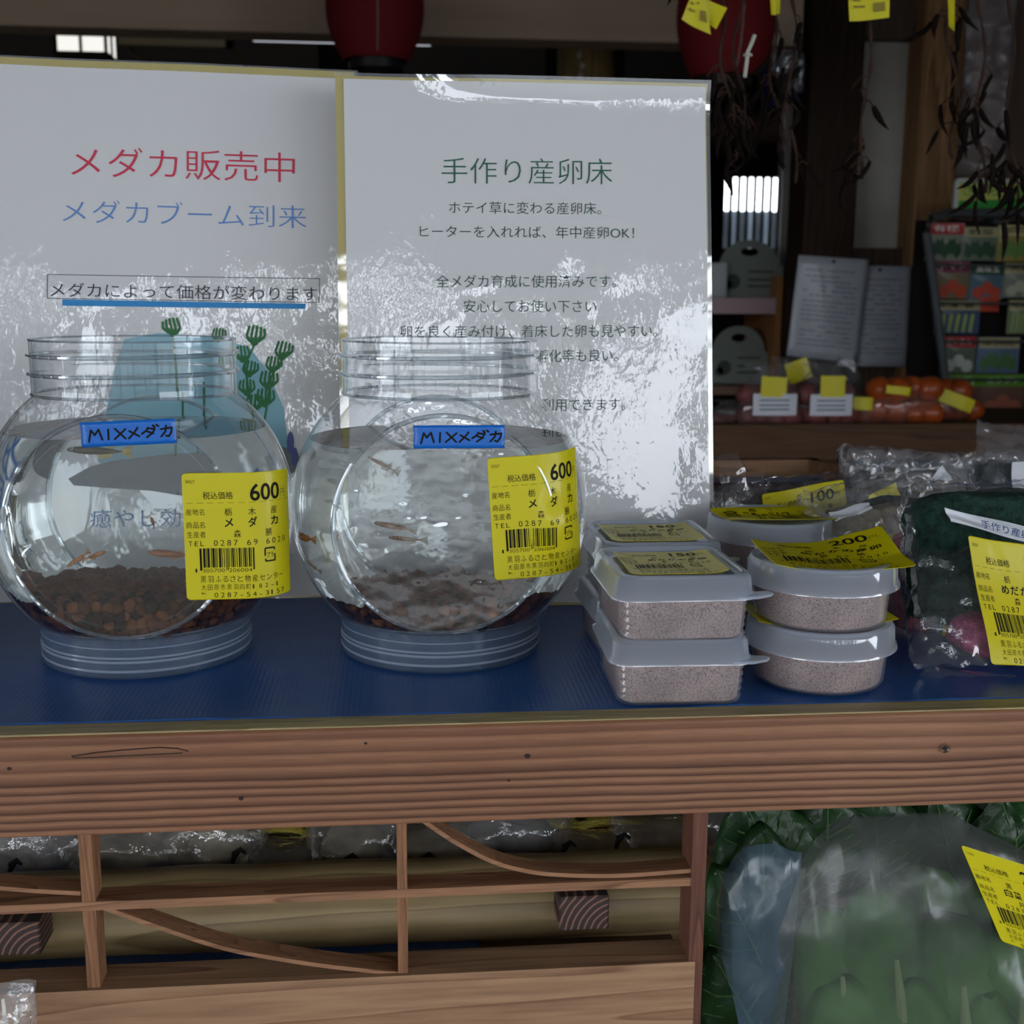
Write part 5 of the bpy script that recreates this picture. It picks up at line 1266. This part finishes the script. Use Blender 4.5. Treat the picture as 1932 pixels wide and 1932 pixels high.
# bag with the 100 yen sticker
YH = .72
s100 = [Q(1436, 933, YH-.004), Q(1592, 905, YH-.002), Q(1612, 1050, YH-.022), Q(1458, 1075, YH-.024)]
mat_bag('clear bag with a 100 yen sticker lying next to the right poster edge', [Q(1352, 925, YH+.015), Q(1610, 898, YH+.02), Q(1625, 1080, YH-.03), Q(1362, 1070, YH-.03)], [Q(1362, 915, YH+.05), Q(1615, 890, YH+.05), Q(1625, 1000, YH+.07), Q(1370, 1000, YH+.07)],
    [('brown_husk', fluffy(tuple(Q(1500, 990, YH+.02)), (.075, .03, .045), 7), mat('dark_husk', (.07, .045, .04), .9, var=.5, vscale=200, bump=.6, bscale=500))],
    seed=6, sticks=((s100, P100, 'price_sticker', YEL),), flaps=([Q(1350, 862, YH+.005), Q(1392, 848, YH+.012), Q(1420, 935, YH+.0), Q(1372, 1000, YH-.01)], [Q(1352, 925, YH), Q(1440, 885, YH+.01), Q(1452, 1000, YH-.01), Q(1362, 1030, YH-.01)]))
# middle bag with narrow white slip
YM = .645
mat_bag('clear bag with narrow white slip, between the 100 yen bag and front green bag', [Q(1515, 940, YM+.01), Q(1700, 900, YM+.02), Q(1700, 1040, YM-.01), Q(1508, 1030, YM-.01)], [Q(1520, 930, YM+.035), Q(1705, 895, YM+.04), Q(1705, 1000, YM+.05), Q(1515, 1000, YM+.05)],
    [('cream_mat', fluffy(tuple(Q(1650, 985, YM+.025)), (.055, .02, .022), 8), mat('cream_yarn', (.30, .26, .18), .95, var=.3, vscale=200))],
    seed=8, film=BF2, sticks=(([Q(1562, 968, YM-.008), Q(1640, 948, YM-.006), Q(1644, 962, YM-.010), Q(1575, 986, YM-.012)], None, 'white_label', WHL),))
# the tall bags at the back right
YU = .80
mat_bag('upright crumpled clear bag with dark content at the back right', [Q(1590, 838, YU), Q(1830, 862, YU+.01), Q(1840, 1010, YU-.02), Q(1600, 1000, YU-.02)], [Q(1600, 840, YU+.05), Q(1835, 860, YU+.05), Q(1840, 950, YU+.06), Q(1600, 950, YU+.06)],
    [('brown_husk', fluffy(tuple(Q(1700, 950, YU+.025)), (.09, .03, .05), 9), mat('grey_husk', (.11, .095, .085), .9, var=.5, vscale=200, bump=.5, bscale=400))], seed=11, film=BF2, amp=.006,
    sticks=(([Q(1638, 935, YU-.024), Q(1690, 910, YU-.022), Q(1700, 945, YU-.026), Q(1640, 960, YU-.026)], None, 'price_sticker', YEL), ([Q(1755, 905, YU-.018), Q(1778, 878, YU-.016), Q(1796, 904, YU-.020), Q(1764, 908, YU-.020)], None, 'white_label', WHL)))
YV = .875
mat_bag('clear bag with a dark strip and white card at the right picture edge, rear', [Q(1785, 862, YV-.01), Q(2020, 850, YV-.01), Q(2020, 990, YV-.03), Q(1790, 990, YV-.03)], [Q(1790, 860, YV+.04), Q(2020, 848, YV+.04), Q(2020, 930, YV+.05), Q(1790, 930, YV+.05)],
    [('dark_yarn_mat', fluffy(tuple(Q(1880, 915, YV+.012)), (.045, .022, .035), 10), mat('charcoal_yarn', (.02, .03, .035), .95, var=.5, vscale=260, bump=.8, bscale=700)), ('grey_card', cbox(tuple(Q(1760, 925, YV+.02)), (.10, .004, .035)), mat('grey_card', (.30, .31, .33), .6))], seed=13, film=BF2, amp=.006,
    sticks=(([Q(1908, 872, YV-.032), Q(1990, 868, YV-.032), Q(1990, 940, YV-.036), Q(1908, 942, YV-.036)], None, 'white_label', WHL),), flaps=([Q(1840, 792, YV), Q(1990, 812, YV+.01), Q(1990, 880, YV-.02), Q(1838, 862, YV-.02)],))
# magenta mat between tub stack and green bag
c = Q(1712, 1215, .60); c.z = TZ+.030
t = thing('clear_bag', 'narrow bag with a magenta yarn mat squeezed between the round tubs and the green bag', 'bag', (c.x, c.y, TZ+.002))
mk('magenta_yarn_mat', fluffy((0, 0, .030), (.020, .03, .054), 14), YARNM, t)
mk('bag_film', pillow(.030, .066, .04, 16, 20, .003, 3, 60), BF2, t)
mk('price_sticker', slab(grid(lambda u, v: (.009+.004*u+.002*v, -.021, .005+v*.05), 2, 8), (0, .0003, 0), 1), YEL, t)

# ================================================================= DRIED CHILIES HANGING IN FRONT
CHM = mat('dried_chili_dark', (.007, .004, .003), .6, var=.4, vscale=80, spec=.06)
STM = mat('dried_stem', (.035, .016, .009), .8, var=.3, vscale=100)
STR = mat('white_twine', (.50, .50, .42), .7)
def pod(parent, p, L, r, a, b, curl_=.3, m=None):
    pts = []; rad = []; d = Vector((math.sin(a)*math.cos(b), math.sin(a)*math.sin(b), -math.cos(a))); q = Vector(p); n = 9
    for k in range(n+1):
        u = k/n; pts.append(tuple(q)); rad.append(max(.0003, r*(math.sin(PI*min(1, u*.8+.14))**.6)*(1-.75*u**2)*(1+.2*math.sin(k*3.1))))
        d = (d+Vector((math.cos(b)*curl_*.22, .0, .06*curl_))).normalized(); q = q+d*(L/n)
    mk('chili', tube(pts, rad, 8), m or CHM, parent)
def bunch(px, ytop, ybot, Y, label, npods, seed, tags=(), wig=.008, twine=False, pl=.035, region=(0, 1), lean=0):
    r = random.Random(seed); top = at(px, ytop, Y=Y); bot = at(px+lean, ybot, Y=Y); H = top.z-bot.z
    t = thing('dried_chili_bunch', label, 'dried chilies', (bot.x, Y, bot.z), group=None)
    ph = r.random()*6
    def stem(u): return Vector(((top.x-bot.x)*u+wig*math.sin(u*9+ph)*(.3+u*(1-u)*3), wig*.5*math.cos(u*7+ph), H*u))
    zc = 2.62-bot.z-.0
    mk('main_stem', tube([stem(k/30) for k in range(31)]+[(stem(1).x, 0, zc)], [.0016+.0006*math.sin(k*1.3) for k in range(31)]+[.0012], 7), STM, t)
    for k in range(npods):
        u = r.uniform(*region); p = stem(u); s = r.choice((-1, 1)); e = p+Vector((s*r.uniform(.004, .014), r.uniform(-.012, .012), -r.uniform(.0, .016)))
        mk('side_twig', tube([p, (p+e)/2+Vector((0, 0, .004)), e], .0008, 5), STM, t)
        pod(t, e, pl*r.uniform(.7, 1.25), .0036*r.uniform(.7, 1.15), r.uniform(.05, .55), r.choice((0, PI))+r.uniform(-.6, .6), r.uniform(-.8, .8))
    for (cs, lab) in tags:
        P = [at(x, y, Y=Y-.02)-t.location for x, y in cs]
        q = slab(grid(lambda u, v: P[3]*(1-u)*(1-v)+P[2]*u*(1-v)+P[0]*(1-u)*v+P[1]*u*v+Vector((0, .003*math.sin(u*4), 0)), 8, 8), (0, .0006, 0), 1)
        s_ = mk('price_tag', q, mat('yellow_tag', (.60, .54, .01), .45), t)
        if lab:
            L = [rect2(.12, .30, .62, .70), rect2(.12, .42, .42, .48), rect2(.62, .88, .25, .55), rect2(.45, .6, .7, .76)]
            V, F = join(*[([(x, y, 0) for x, y in v], f) for v, f in L])
            mk('lettering', ([tuple(P[3]*(1-x)*(1-y)+P[2]*x*(1-y)+P[0]*(1-x)*y+P[1]*x*y+Vector((0, .003*math.sin(x*4)-.0016, 0))) for x, y, _ in V], F), mat('faded_ink', (.25, .20, .03), .7), s_, False)
    if twine:
        p = stem(.5)+Vector((.012, -.012, 0)); P = [Q(1424, 66, Y-.02), Q(1418, 82, Y-.02), Q(1411, 98, Y-.02), Q(1409, 118, Y-.02), Q(1405, 146, Y-.02)]
        mk('twine', tube([p_-t.location for p_ in P], .0021, 7), STR, t)
        mk('twine_knot', xf(lathe([(.0035+.0014*math.cos(a*PI/3), .0014*math.sin(a*PI/3)) for a in range(6)], 16, closed=True), Matrix.Translation(Q(1411, 104, Y-.02)-t.location)), STR, t)
    return t
HC = 1.25
bunch(1352, -60, 258, HC, 'dried chili bunch with a big folded yellow tag in front of the right lantern', 16, 1, [([(1306, -14), (1330, -10), (1340, 66), (1286, 36)], True), ([(1326, -8), (1371, 16), (1350, 56), (1330, 34)], False)], region=(.0, .5), lean=30, wig=.006)
bunch(1398, -60, 300, HC+.03, 'dried chili bunch tied with white twine right of the folded yellow tag', 15, 2, twine=True, region=(.0, .5), lean=-5)
bunch(1448, -60, 275, HC+.05, 'dried chili bunch hanging in front of the clear packs', 13, 3, [([(1452, -30), (1472, -30), (1470, 27), (1455, 27)], False)], region=(0, .75), lean=25)
bunch(1492, -60, 345, HC+.02, 'long thin dried chili bunch hanging along the left edge of the dark post', 12, 4, region=(.0, .8), lean=5, pl=.03)
bunch(1648, -60, 330, HC, 'dried chili bunch under a square yellow tag in front of the grey plaster panel', 9, 12, [([(1600, -20), (1677, -20), (1676, 34), (1603, 40)], True)], region=(.0, .55), lean=-24, wig=.004)
bunch(1790, -60, 300, HC+.04, 'dried chili bunch with a narrow yellow tag before the orange brown post', 14, 6, [([(1787, -20), (1800, -20), (1799, 60), (1790, 40)], False)], region=(.0, .9), lean=10)
bunch(1845, -60, 365, HC, 'dried chili bunch hanging before the brown board wall above the green sign', 16, 7, region=(.0, .6), lean=10)
bunch(1900, -60, 405, HC+.03, 'rightmost dried chili bunch reaching down over the green sign', 18, 8, region=(.0, .45), lean=15)
p = at(1290, 5, Y=HC); t = thing('dried_chili', 'single dried chili pod hanging left of the folded yellow tag', 'dried chilies', p)
pod(t, (-.012, 0, .018), .022, .003, .1, 0, -.3); mk('stalk', tube([(-.012, 0, .017), (-.014, 0, .03), (-.014, 0, 2.62-p.z)], .0007, 5), STM, t)
# pale crumpled clear sleeve hanging on the board wall
c = at(1868, 60, Y=RY-.35); t = thing('hanging_sleeve', 'long crumpled clear sleeve hanging on the brown board wall at upper right', 'sleeve', (c.x, RY-.35, at(1868, 330, Y=RY-.35).z))
mk('sleeve_film', pillow(.10, .46, .03, 14, 46, .009, 17, 26), filmmat('dull_sleeve', .015, .15, .2, haze=.05, hcol=(.4, .42, .46), power=2, bump=.8, bscale=50), t)
mk('hanging_cord', tube([(0, 0, .45), (0, 0, 2.62-t.location.z)], .002), MATS['pale_cord2'], t)

# ================================================================= UNDER THE COUNTER
# peeled log behind the lattice
LY = YF+.075
a = at(600, 1632, Y=LY); b = at(600, 1803, Y=LY); LR = (a.z-b.z)/2*.98
LOGM = woodmat('peeled_log', (.36, .26, .125), (.20, .13, .06), 'X', .5, rough=.45, bump=.15, lines=.5)
lx1 = at(1335, 1700, Y=LY).x
n = 40; S = []
for i in range(n+1):
    x = xl-.05+(lx1-xl+.05)*i/n; rr = LR*(1+.02*math.sin(i*.9)); S.append([(x-CX, rr*math.cos(2*PI*k/36), (a.z+b.z)/2+rr*math.sin(2*PI*k/36)) for k in range(36)])
o = mk('peeled_log', loft(S), LOGM, loc=(CX, LY, 0)); tag(o, 'pale peeled log lying lengthwise behind the lattice', 'log')
ENDG, n_, l_, b_ = newmat('charred_end_grain')
t_ = n_.new('ShaderNodeTexCoord'); mp_ = n_.new('ShaderNodeMapping'); mp_.inputs['Location'].default_value = (.0, 0, .0); l_.new(t_.outputs['Object'], mp_.inputs[0])
w_ = n_.new('ShaderNodeTexWave'); w_.wave_type = 'RINGS'; w_.rings_direction = 'Y'; w_.inputs['Scale'].default_value = 105; w_.inputs['Distortion'].default_value = .8; w_.inputs['Detail Scale'].default_value = 2; l_.new(mp_.outputs[0], w_.inputs['Vector'])
r_ = n_.new('ShaderNodeValToRGB'); r_.color_ramp.elements[0].position = .70; r_.color_ramp.elements[0].color = (.035, .02, .017, 1); r_.color_ramp.elements[1].position = .92; r_.color_ramp.elements[1].color = (.22, .11, .07, 1)
l_.new(w_.outputs['Fac'], r_.inputs[0]); l_.new(r_.outputs[0], b_.inputs['Base Color']); b_.inputs['Roughness'].default_value = .7
for (x0, x1, y0, lab) in ((1056, 1150, 1694, 'dark timber block with curved end grain, right of the middle lattice bar'), (-40, 74, 1745, 'dark timber block with curved end grain at the lower left corner of the lattice')):
    a = at(x0, y0, Y=YF+.030); b = at(x1, y0, Y=YF+.030)
    o = mk('timber_block', box(-.028, b.x-a.x-.028, -.0, .020, lz0-a.z+.02-.024+.0005, .020-.024+.024), ENDG, smooth=False, loc=(a.x+.028, YF+.030, a.z-.020)); bevel(o, .0008, 1)
    me = o.data
    zs = [v.co.z for v in me.vertices]
    zb_ = lz0+.0005-(a.z-.020)
    for v in me.vertices: v.co.z = .020 if v.co.z > (min(zs)+max(zs))/2 else zb_
    tag(o, lab, 'timber block')
# lower shelf: blue sheet, yellow crates, tied bags
o = mk('lower_blue_sheet', slab(grid(lambda u, v: (xl-CX+(xe-xl-.004)*u, .040+.42*v, .0008*noise.noise(Vector((u*30, v*12, 0)))), 60, 20), (0, 0, -.0008), 1), BLUE, loc=(CX, YF, lz0-.0145)); tag(o, 'blue sheet lying on the lower shelf behind the log', 'sheet')
CRT = mat('yellow_crate_plastic', (.85, .66, .06), .5)
shz = lz0-.0135
def crate(x0, x1, label, Y0=YF+.172, dpt=.20, zt2=None):
    zt2 = zt2 or at(700, 1500, Y=Y0).z; t = thing('plastic_crate', label, 'crate', ((x0+x1)/2, Y0, shz)); w = x1-x0; h = zt2-shz
    P = []
    for s0, s1, fy in ((0, 0, 0), (0, 0, dpt)):
        yy = fy
        for k in range(7): z = h*k/6; P.append(box(-w/2, w/2, yy-.002, yy+.002, z-.003 if k else 0, z+.003))
        for k in range(int(w/.022)+1): x = -w/2+k*.022; P.append(box(x, x+.005, yy-.002, yy+.002, 0, h))
    mk('front_mesh', join(*P[:len(P)//2]), CRT, t, False); mk('back_mesh', join(*P[len(P)//2:]), CRT, t, False)
    mk('end_panel', join(box(-w/2-.002, -w/2+.002, 0, dpt, 0, h), box(w/2-.002, w/2+.002, 0, dpt, 0, h)), CRT, t, False)
    mk('crate_floor', box(-w/2, w/2, 0, dpt, 0, .004), CRT, t, False)
    mk('rim', join(box(-w/2-.005, w/2+.005, -.006, -.001, h-.004, h+.006), box(-w/2-.005, w/2+.005, dpt+.001, dpt+.006, h-.004, h+.006)), CRT, t, False)
crate(at(-60, 1600, Y=YF+.19).x, at(640, 1600, Y=YF+.19).x, 'yellow mesh plastic crate behind the bags, left one')
crate(at(665, 1600, Y=YF+.19).x, at(1480, 1600, Y=YF+.19).x, 'yellow mesh plastic crate behind the bags, right one')
BF3 = filmmat('shiny_bag_film', .10, .9, .06, haze=.09, hcol=(.9, .9, .92), power=1.8, bump=1, bscale=120, bdist=.002)
ONI = mat('pale_onion', (.62, .54, .40), .6, var=.3, vscale=60)
YG = YF+.138
for k, (px, w_, lab) in enumerate(((60, .075, 'shiny tied clear bag at far left behind the lattice'), (235, .085, 'shiny tied clear bag right of the left lattice bar'), (390, .070, 'second tied clear bag right of the left lattice bar'), (530, .068, 'tied clear bag in front of the gap between the crates'), (668, .060, 'small bluish tied bag left of the middle lattice bar'), (830, .070, 'tied clear bag just right of the middle lattice bar'), (960, .072, 'glittering tied bag above the curved rib'), (1110, .072, 'tied clear bag over the yellow crate openings'), (1240, .070, 'tied clear bag left of the end post of the lattice'), (1375, .05, 'tied clear bag seen between end post and green leaves'))):
    p = at(px, 1640, Y=YG); zb2 = at(px, 1668, Y=YG).z
    t = thing('tied_bag', lab, 'bag', (p.x, YG, shz), rnd.uniform(-.15, .15), group=None)
    w_ *= (.95, .95, .9, .72, .8, .95, .95, .9, .8, .8)[k]
    H = at(px, (1490, 1530, 1500, 1575, 1520, 1540, 1495, 1560, 1530, 1500)[k], Y=YG).z-shz
    mk('bag_film', pillow(w_*1.05, H, .05, 30, 34, .0065, 30+k, 45), BF3, t, angle=25)
    mk('onion', fluffy((0, .0, H*.33), (w_*.72, .030, H*.55), k, 14, sq=.8), ONI if k % 3 else mat('grey_root', (.40, .38, .36), .7, var=.3, vscale=60), t)
    q = at((22, 300, 443, 560, 655, 800, 930, 1065, 1168, 1380)[k], (1632, 1660, 1612, 1640, 1622, 1620, 1650, 1598, 1582, 1600)[k], Y=YG-.028)-t.location
    q = Matrix.Rotation(-t.rotation_euler.z, 3, 'Z') @ q
    mk('tie', join(tube([q+Vector((-.002, 0, -.009)), q+Vector((-.001, 0, -.003)), q, q+Vector((.003, -.001, .003)), q+Vector((.006, -.002, .001))], [.0008, .0013, .0021, .0014, .0007], 7)), mat('tie_black', (.02, .02, .02), .5), t)
# crumpled cellophane and stalks at the lower left corner, in front
p = at(10, 1900, Y=YF-.012); t = thing('cellophane_wrap', 'crumpled clear cellophane with white stalks at the lower left corner', 'wrap', (p.x, YF-.020, lz0-.12))
pz = at(10, 1856, Y=YF-.02).z-t.location.z
mk('wrap_film', xf(pillow(.050, pz, .020, 24, 40, .004, 77, 90), Matrix.Translation((-.010, 0, 0))), BF3, t, angle=25)
for k, (dx, a_) in enumerate(((.006, -.05), (-.004, .25), (-.012, -.3))): mk('stalk', tube([(dx, -.002, .02), (dx+math.sin(a_)*.05, -.004, pz-.006*k-.004)], [.0014, .0007], 6), mat('white_stalk', (.62, .60, .55), .6), t)

# ---- greens on the right: leafy bunch, and the big misty bag with Chinese cabbage
LEAFM = mat('dark_leaf_green', (.012, .045, .010), .45, var=.35, vscale=60, bump=.5, bscale=220, coat=.15)
VEINM = mat('leaf_vein', (.08, .16, .05), .6)
CABG = mat('cabbage_green', (.05, .15, .02), .5, var=.5, vscale=35, bump=.4, bscale=90)
CABW = mat('cabbage_rib', (.22, .30, .12), .5, var=.15, vscale=50)
def leaf(parent, base, tip, w, nrm, seed=0, serr=.06, m=None, bowl=.15, vein=True, blunt=False):
    B, T = Vector(base), Vector(tip); ax = T-B; L = ax.length; ax.normalize(); N = Vector(nrm).normalized(); S_ = ax.cross(N).normalized()
    N = S_.cross(ax).normalized()
    n, mm = 26, 10
    def f(u, v):
        s = (v-.5)*2; wd = w/2*((u**.35)*(1-u**5)**.5 if blunt else (math.sin(PI*u**.8)**.75 if 0 < u < 1 else 0))
        wd *= 1+serr*abs(math.sin(u*44)) if abs(s) > .85 else 1
        h = -bowl*w*s*s*.8+.05*w*noise.noise(Vector((u*6+seed, s*3, seed)))+.03*w*abs(math.sin(u*22+abs(s)*3))*(.4+abs(s)*.6)+bowl*L*.5*math.sin(PI*u)
        return B+ax*(L*u)+S_*(wd*s)+N*h
    o = mk('leaf', grid(f, n, mm), m or LEAFM, parent); o.modifiers.new('t', 'SOLIDIFY').thickness = .0006
    if vein:
        VV = [tube([f(k/12, .5)+N*.0006 for k in range(13)], [.0014*(1-k/14) for k in range(13)], 5)]
        for k in range(2, 10):
            for s in (0, 1): VV.append(tube([f(k/12, .5)+N*.0006, f(min(1, k/12+.07), .5+(s-.5)*.5)+N*.0008, f(min(1, k/12+.13), .5+(s-.5)*.86)+N*.0008], [.0006, .0005, .0003], 4))
        mk('vein', join(*VV), VEINM, parent)
YLf = YF+.035
lb = at(1420, 1990, Y=YLf)
t = thing('leafy_bunch', 'bunch of dark serrated leaves behind and left of the misty bag', 'leaves', (lb.x, YLf, lz0-.20))
def lp(px, py, Y): return tuple(at(px, py, Y=Y)-t.location)
nr = (0, -1, .15)
for (b0, t0, w_, sd, dy) in (((1500, 1760), (1400, 1500), .062, 1, .02), ((1470, 1900), (1352, 1640), .050, 2, .006), ((1450, 1990), (1345, 1800), .048, 3, .0), ((1540, 1720), (1560, 1490), .060, 4, .03), ((1650, 1700), (1640, 1480), .060, 5, .035), ((1440, 2100), (1372, 1880), .052, 6, .004), ((1800, 1760), (1760, 1490), .075, 7, .05), ((1930, 1760), (1890, 1505), .07, 8, .045), ((1420, 1800), (1440, 1560), .045, 9, .012), ((2000, 1700), (1960, 1500), .07, 10, .05)):
    leaf(t, lp(*b0, YLf+dy+.01), lp(*t0, YLf+dy), w_, nr, sd)
for k in range(7): mk('stalk', tube([lp(1500+k*60, 1760, YLf+.05), (.02+k*.01, .02, .02)], .0022, 6), VEINM, t)
YC = YF+.030
cb_ = at(1680, 2000, Y=YC)
t = thing('cabbage_bag', 'large misty plastic bag of Chinese cabbage with a slanted yellow price sticker', 'bag of vegetables', (cb_.x, YC, lz0-.205))
def cp(px, py, Y): return at(px, py, Y=Y)-t.location
for k, (b0, t0, w_, dy, sd) in enumerate((((1600, 2150), (1560, 1720), .050, .004, 1), ((1700, 2150), (1660, 1680), .062, .0, 2), ((1800, 2160), (1790, 1740), .066, -.006, 3), ((1900, 2150), (1900, 1760), .066, -.004, 4), ((1980, 2150), (1990, 1750), .06, .0, 5), ((1650, 2200), (1600, 1850), .06, -.010, 6), ((1760, 2200), (1720, 1850), .06, -.014, 7), ((1870, 2200), (1850, 1880), .06, -.016, 8), ((1740, 2150), (1750, 1650), .07, .014, 9), ((1860, 2150), (1870, 1670), .07, .016, 10))):
    leaf(t, cp(*b0, YC+dy+.004), cp(*t0, YC+dy), w_, (0, -1, .1), sd+20, serr=.03, m=CABG, bowl=.22, vein=False, blunt=True)
    a_, b__ = cp(*b0, YC+dy), cp(*t0, YC+dy)
    mk('cabbage_rib', tube([a_+(b__-a_)*q+Vector((0, -.004-.012*math.sin(PI*q*.8), 0)) for q in (0, .2, .4, .6, .8)], [.008, .007, .005, .003, .001], 8), CABW, t)
MIST = filmmat('misty_bag_film', .03, .45, .26, haze=.42, hcol=(.085, .10, .09), power=2.4, bump=.8, bscale=22, bdist=.004)
MISTB = filmmat('misty_bag_blue', .035, .45, .24, haze=.50, hcol=(.075, .12, .165), power=2.4, bump=.8, bscale=26, bdist=.004)
def outline_sheet(pts_top, pts_bot, Y, bow, seed, amp=.004, n=50, m=50, fr=20):
    """sheet between an upper and a lower pixel line, standing around depth Y and bulging to the front"""
    def lerp(pts, u):
        k = u*(len(pts)-1); i = min(int(k), len(pts)-2); f_ = k-i; f_ = f_*f_*(3-2*f_)
        return pts[i][0]*(1-f_)+pts[i+1][0]*f_, pts[i][1]*(1-f_)+pts[i+1][1]*f_
    def f(u, v):
        a, b = lerp(pts_bot, u), lerp(pts_top, u); p = at(a[0]*(1-v)+b[0]*v, a[1]*(1-v)+b[1]*v, Y=Y)-t.location
        q = Vector((p.x*fr*1.6, seed, p.z*fr*.7)); k = (1-2*abs(noise.noise(q)))+.5*(1-2*abs(noise.noise(q*2.2+Vector((3, 1, 4)))))
        bb = (4*u*(1-u))**.4*(min(1, (1-v)*4))**.5
        return p+Vector((0, -bow*bb-amp*(k-.5)*min(1, bb*1.5), 0))
    return grid(f, n, m)
top = [(1448, 1622), (1520, 1605), (1572, 1548), (1610, 1540), (1700, 1536), (1790, 1532), (1840, 1560), (1932, 1604), (2060, 1640)]
bot = [(1432, 2100), (1500, 2150), (1580, 2150), (1680, 2150), (1780, 2150), (1880, 2150), (1960, 2150), (2050, 2150), (2120, 2120)]
mk('bag_film', outline_sheet(top, bot, YC-.004, .022, 3), MIST, t, angle=40)
mk('bag_back', outline_sheet([(x+8, y+4) for x, y in top], bot, YC+.032, -.01, 8, n=30, m=30), MIST, t, angle=40)
top2 = [(1352, 1700), (1362, 1650), (1404, 1598), (1440, 1592), (1466, 1592), (1490, 1604), (1512, 1608)]
bot2 = [(1352, 1790), (1370, 1850), (1392, 1960), (1400, 2050), (1420, 2050), (1440, 2050), (1460, 2050)]
mk('bag_lobe', outline_sheet(top2, bot2, YC-.006, .010, 5, amp=.003, fr=30), MISTB, t, angle=40)
P210 = sticker_print('270', '白菜', maker=('井', '上'), origin='黒羽産', tel=('0287', '54', '0000'), num='1102')
sc_ = [at(1812, 1594, Y=YC-.034), at(1990, 1650, Y=YC-.034), at(2050, 1830, Y=YC-.034), at(1890, 1776, Y=YC-.034)]
P_ = [p-t.location for p in sc_]; wS = (P_[1]-P_[0]).length; hS = (P_[0]-P_[3]).length
sticker(t, lambda x, y: P_[3]*(1-x/wS)*(1-y/hS)+P_[2]*(x/wS)*(1-y/hS)+P_[0]*(1-x/wS)*(y/hS)+P_[1]*(x/wS)*(y/hS), (0, -1, 0), P210, wS, hS)

# ================================================================= OUTSIDE, BEHIND THE CAMERA: added to give the posters and jars reflections
BARK = mat('tree_bark', (.06, .045, .035), .9, var=.3, vscale=10); FOL = mat('tree_foliage', (.025, .05, .02), .9, var=.4, vscale=6)
for k, (x, y, h, r, lab) in enumerate(((-3.6, -9.5, 6.5, 1.5, 'broad tree added for reflections, outside left of the porch'), (-1.2, -12, 7.5, 1.5, 'slender tree added for reflections, outside facing the counter'), (1.6, -10, 7, 1.6, 'tree added for reflections, outside slightly right of the counter'), (4.8, -12, 8, 2.4, 'broad tree added for reflections, outside at the right'), (-8, -12, 8, 2.6, 'large tree added for reflections, outside at far left'), (9, -14, 8, 3, 'large tree added for reflections, outside at far right'))):
    t = thing('tree', lab, 'tree', (x, y, -.02), group='trees added for the reflections')
    rr = random.Random(k); mk('trunk', tube([(0, 0, 0), (.1, .05, h*.3), (-.05, 0, h*.65), (.1, 0, h)], [.20, .16, .11, .03], 10), BARK, t)
    V, F = [], []
    for i in range(260):
        u = rr.random(); a_ = rr.random()*2*PI; z = h*(.42+.6*u); R_ = r*math.sqrt(max(.05, 1-(2*u-.9)**2))*rr.random()**.4
        s = rr.uniform(.12, .34); c = Vector((R_*math.cos(a_), R_*math.sin(a_), z)); M = Euler((rr.random()*6, rr.random()*6, rr.random()*6)).to_matrix()
        n0 = len(V); V += [tuple(c+M @ Vector(p)*s) for p in ((-1, -.6, 0), (1, -.5, .1), (.9, .6, 0), (-.8, .7, .15))]; F.append((n0, n0+1, n0+2, n0+3))
    mk('crown', (V, F), FOL, t, False)
t = thing('added_house', 'low house with dark roof, added for reflections across the street', 'house', (0, -22, -.02))  # unseen house, added for the posters and jars to reflect
mk('wall', box(-16, 16, -4, 0, 0, 2.4), mat('house_wall', (.20, .18, .16), .9), t, False)
mk('roof', ([(-17, 1, 2.3), (17, 1, 2.3), (17, -5, 2.3), (-17, -5, 2.3), (-17, -2, 3.6), (17, -2, 3.6)], [(0, 1, 5, 4), (2, 3, 4, 5), (0, 4, 3), (1, 2, 5)]), mat('house_roof', (.05, .05, .055), .7), t, False)
for x, w in ((-4.2, 'far left'), (-1.75, 'left'), (1.9, 'right'), (4.4, 'far right')):
    o = mk('added_porch_post', box(-.06, .06, -.06, .06, -.02, 2.12), POSTM, smooth=False, loc=(x, -2.3, 0)); tag(o, 'square timber post added for reflections, at the %s of the porch front' % w, 'post', group='porch posts added for the reflections')  # unseen posts, added so glossy surfaces have something to mirror
bn = thing('low_bench', 'low wooden bench under the greens beside the lattice', 'bench', (xe+.25, YF+.10, 0)); zt9 = lz0-.21
mk('bench_top', box(-.24, .35, -.12, .20, zt9-.02, zt9), RIM, bn, False)
for x in (-.22, .31):
    for y in (-.10, .15): mk('leg', box(x, x+.03, y, y+.03, 0, zt9-.02), RIM, bn, False)
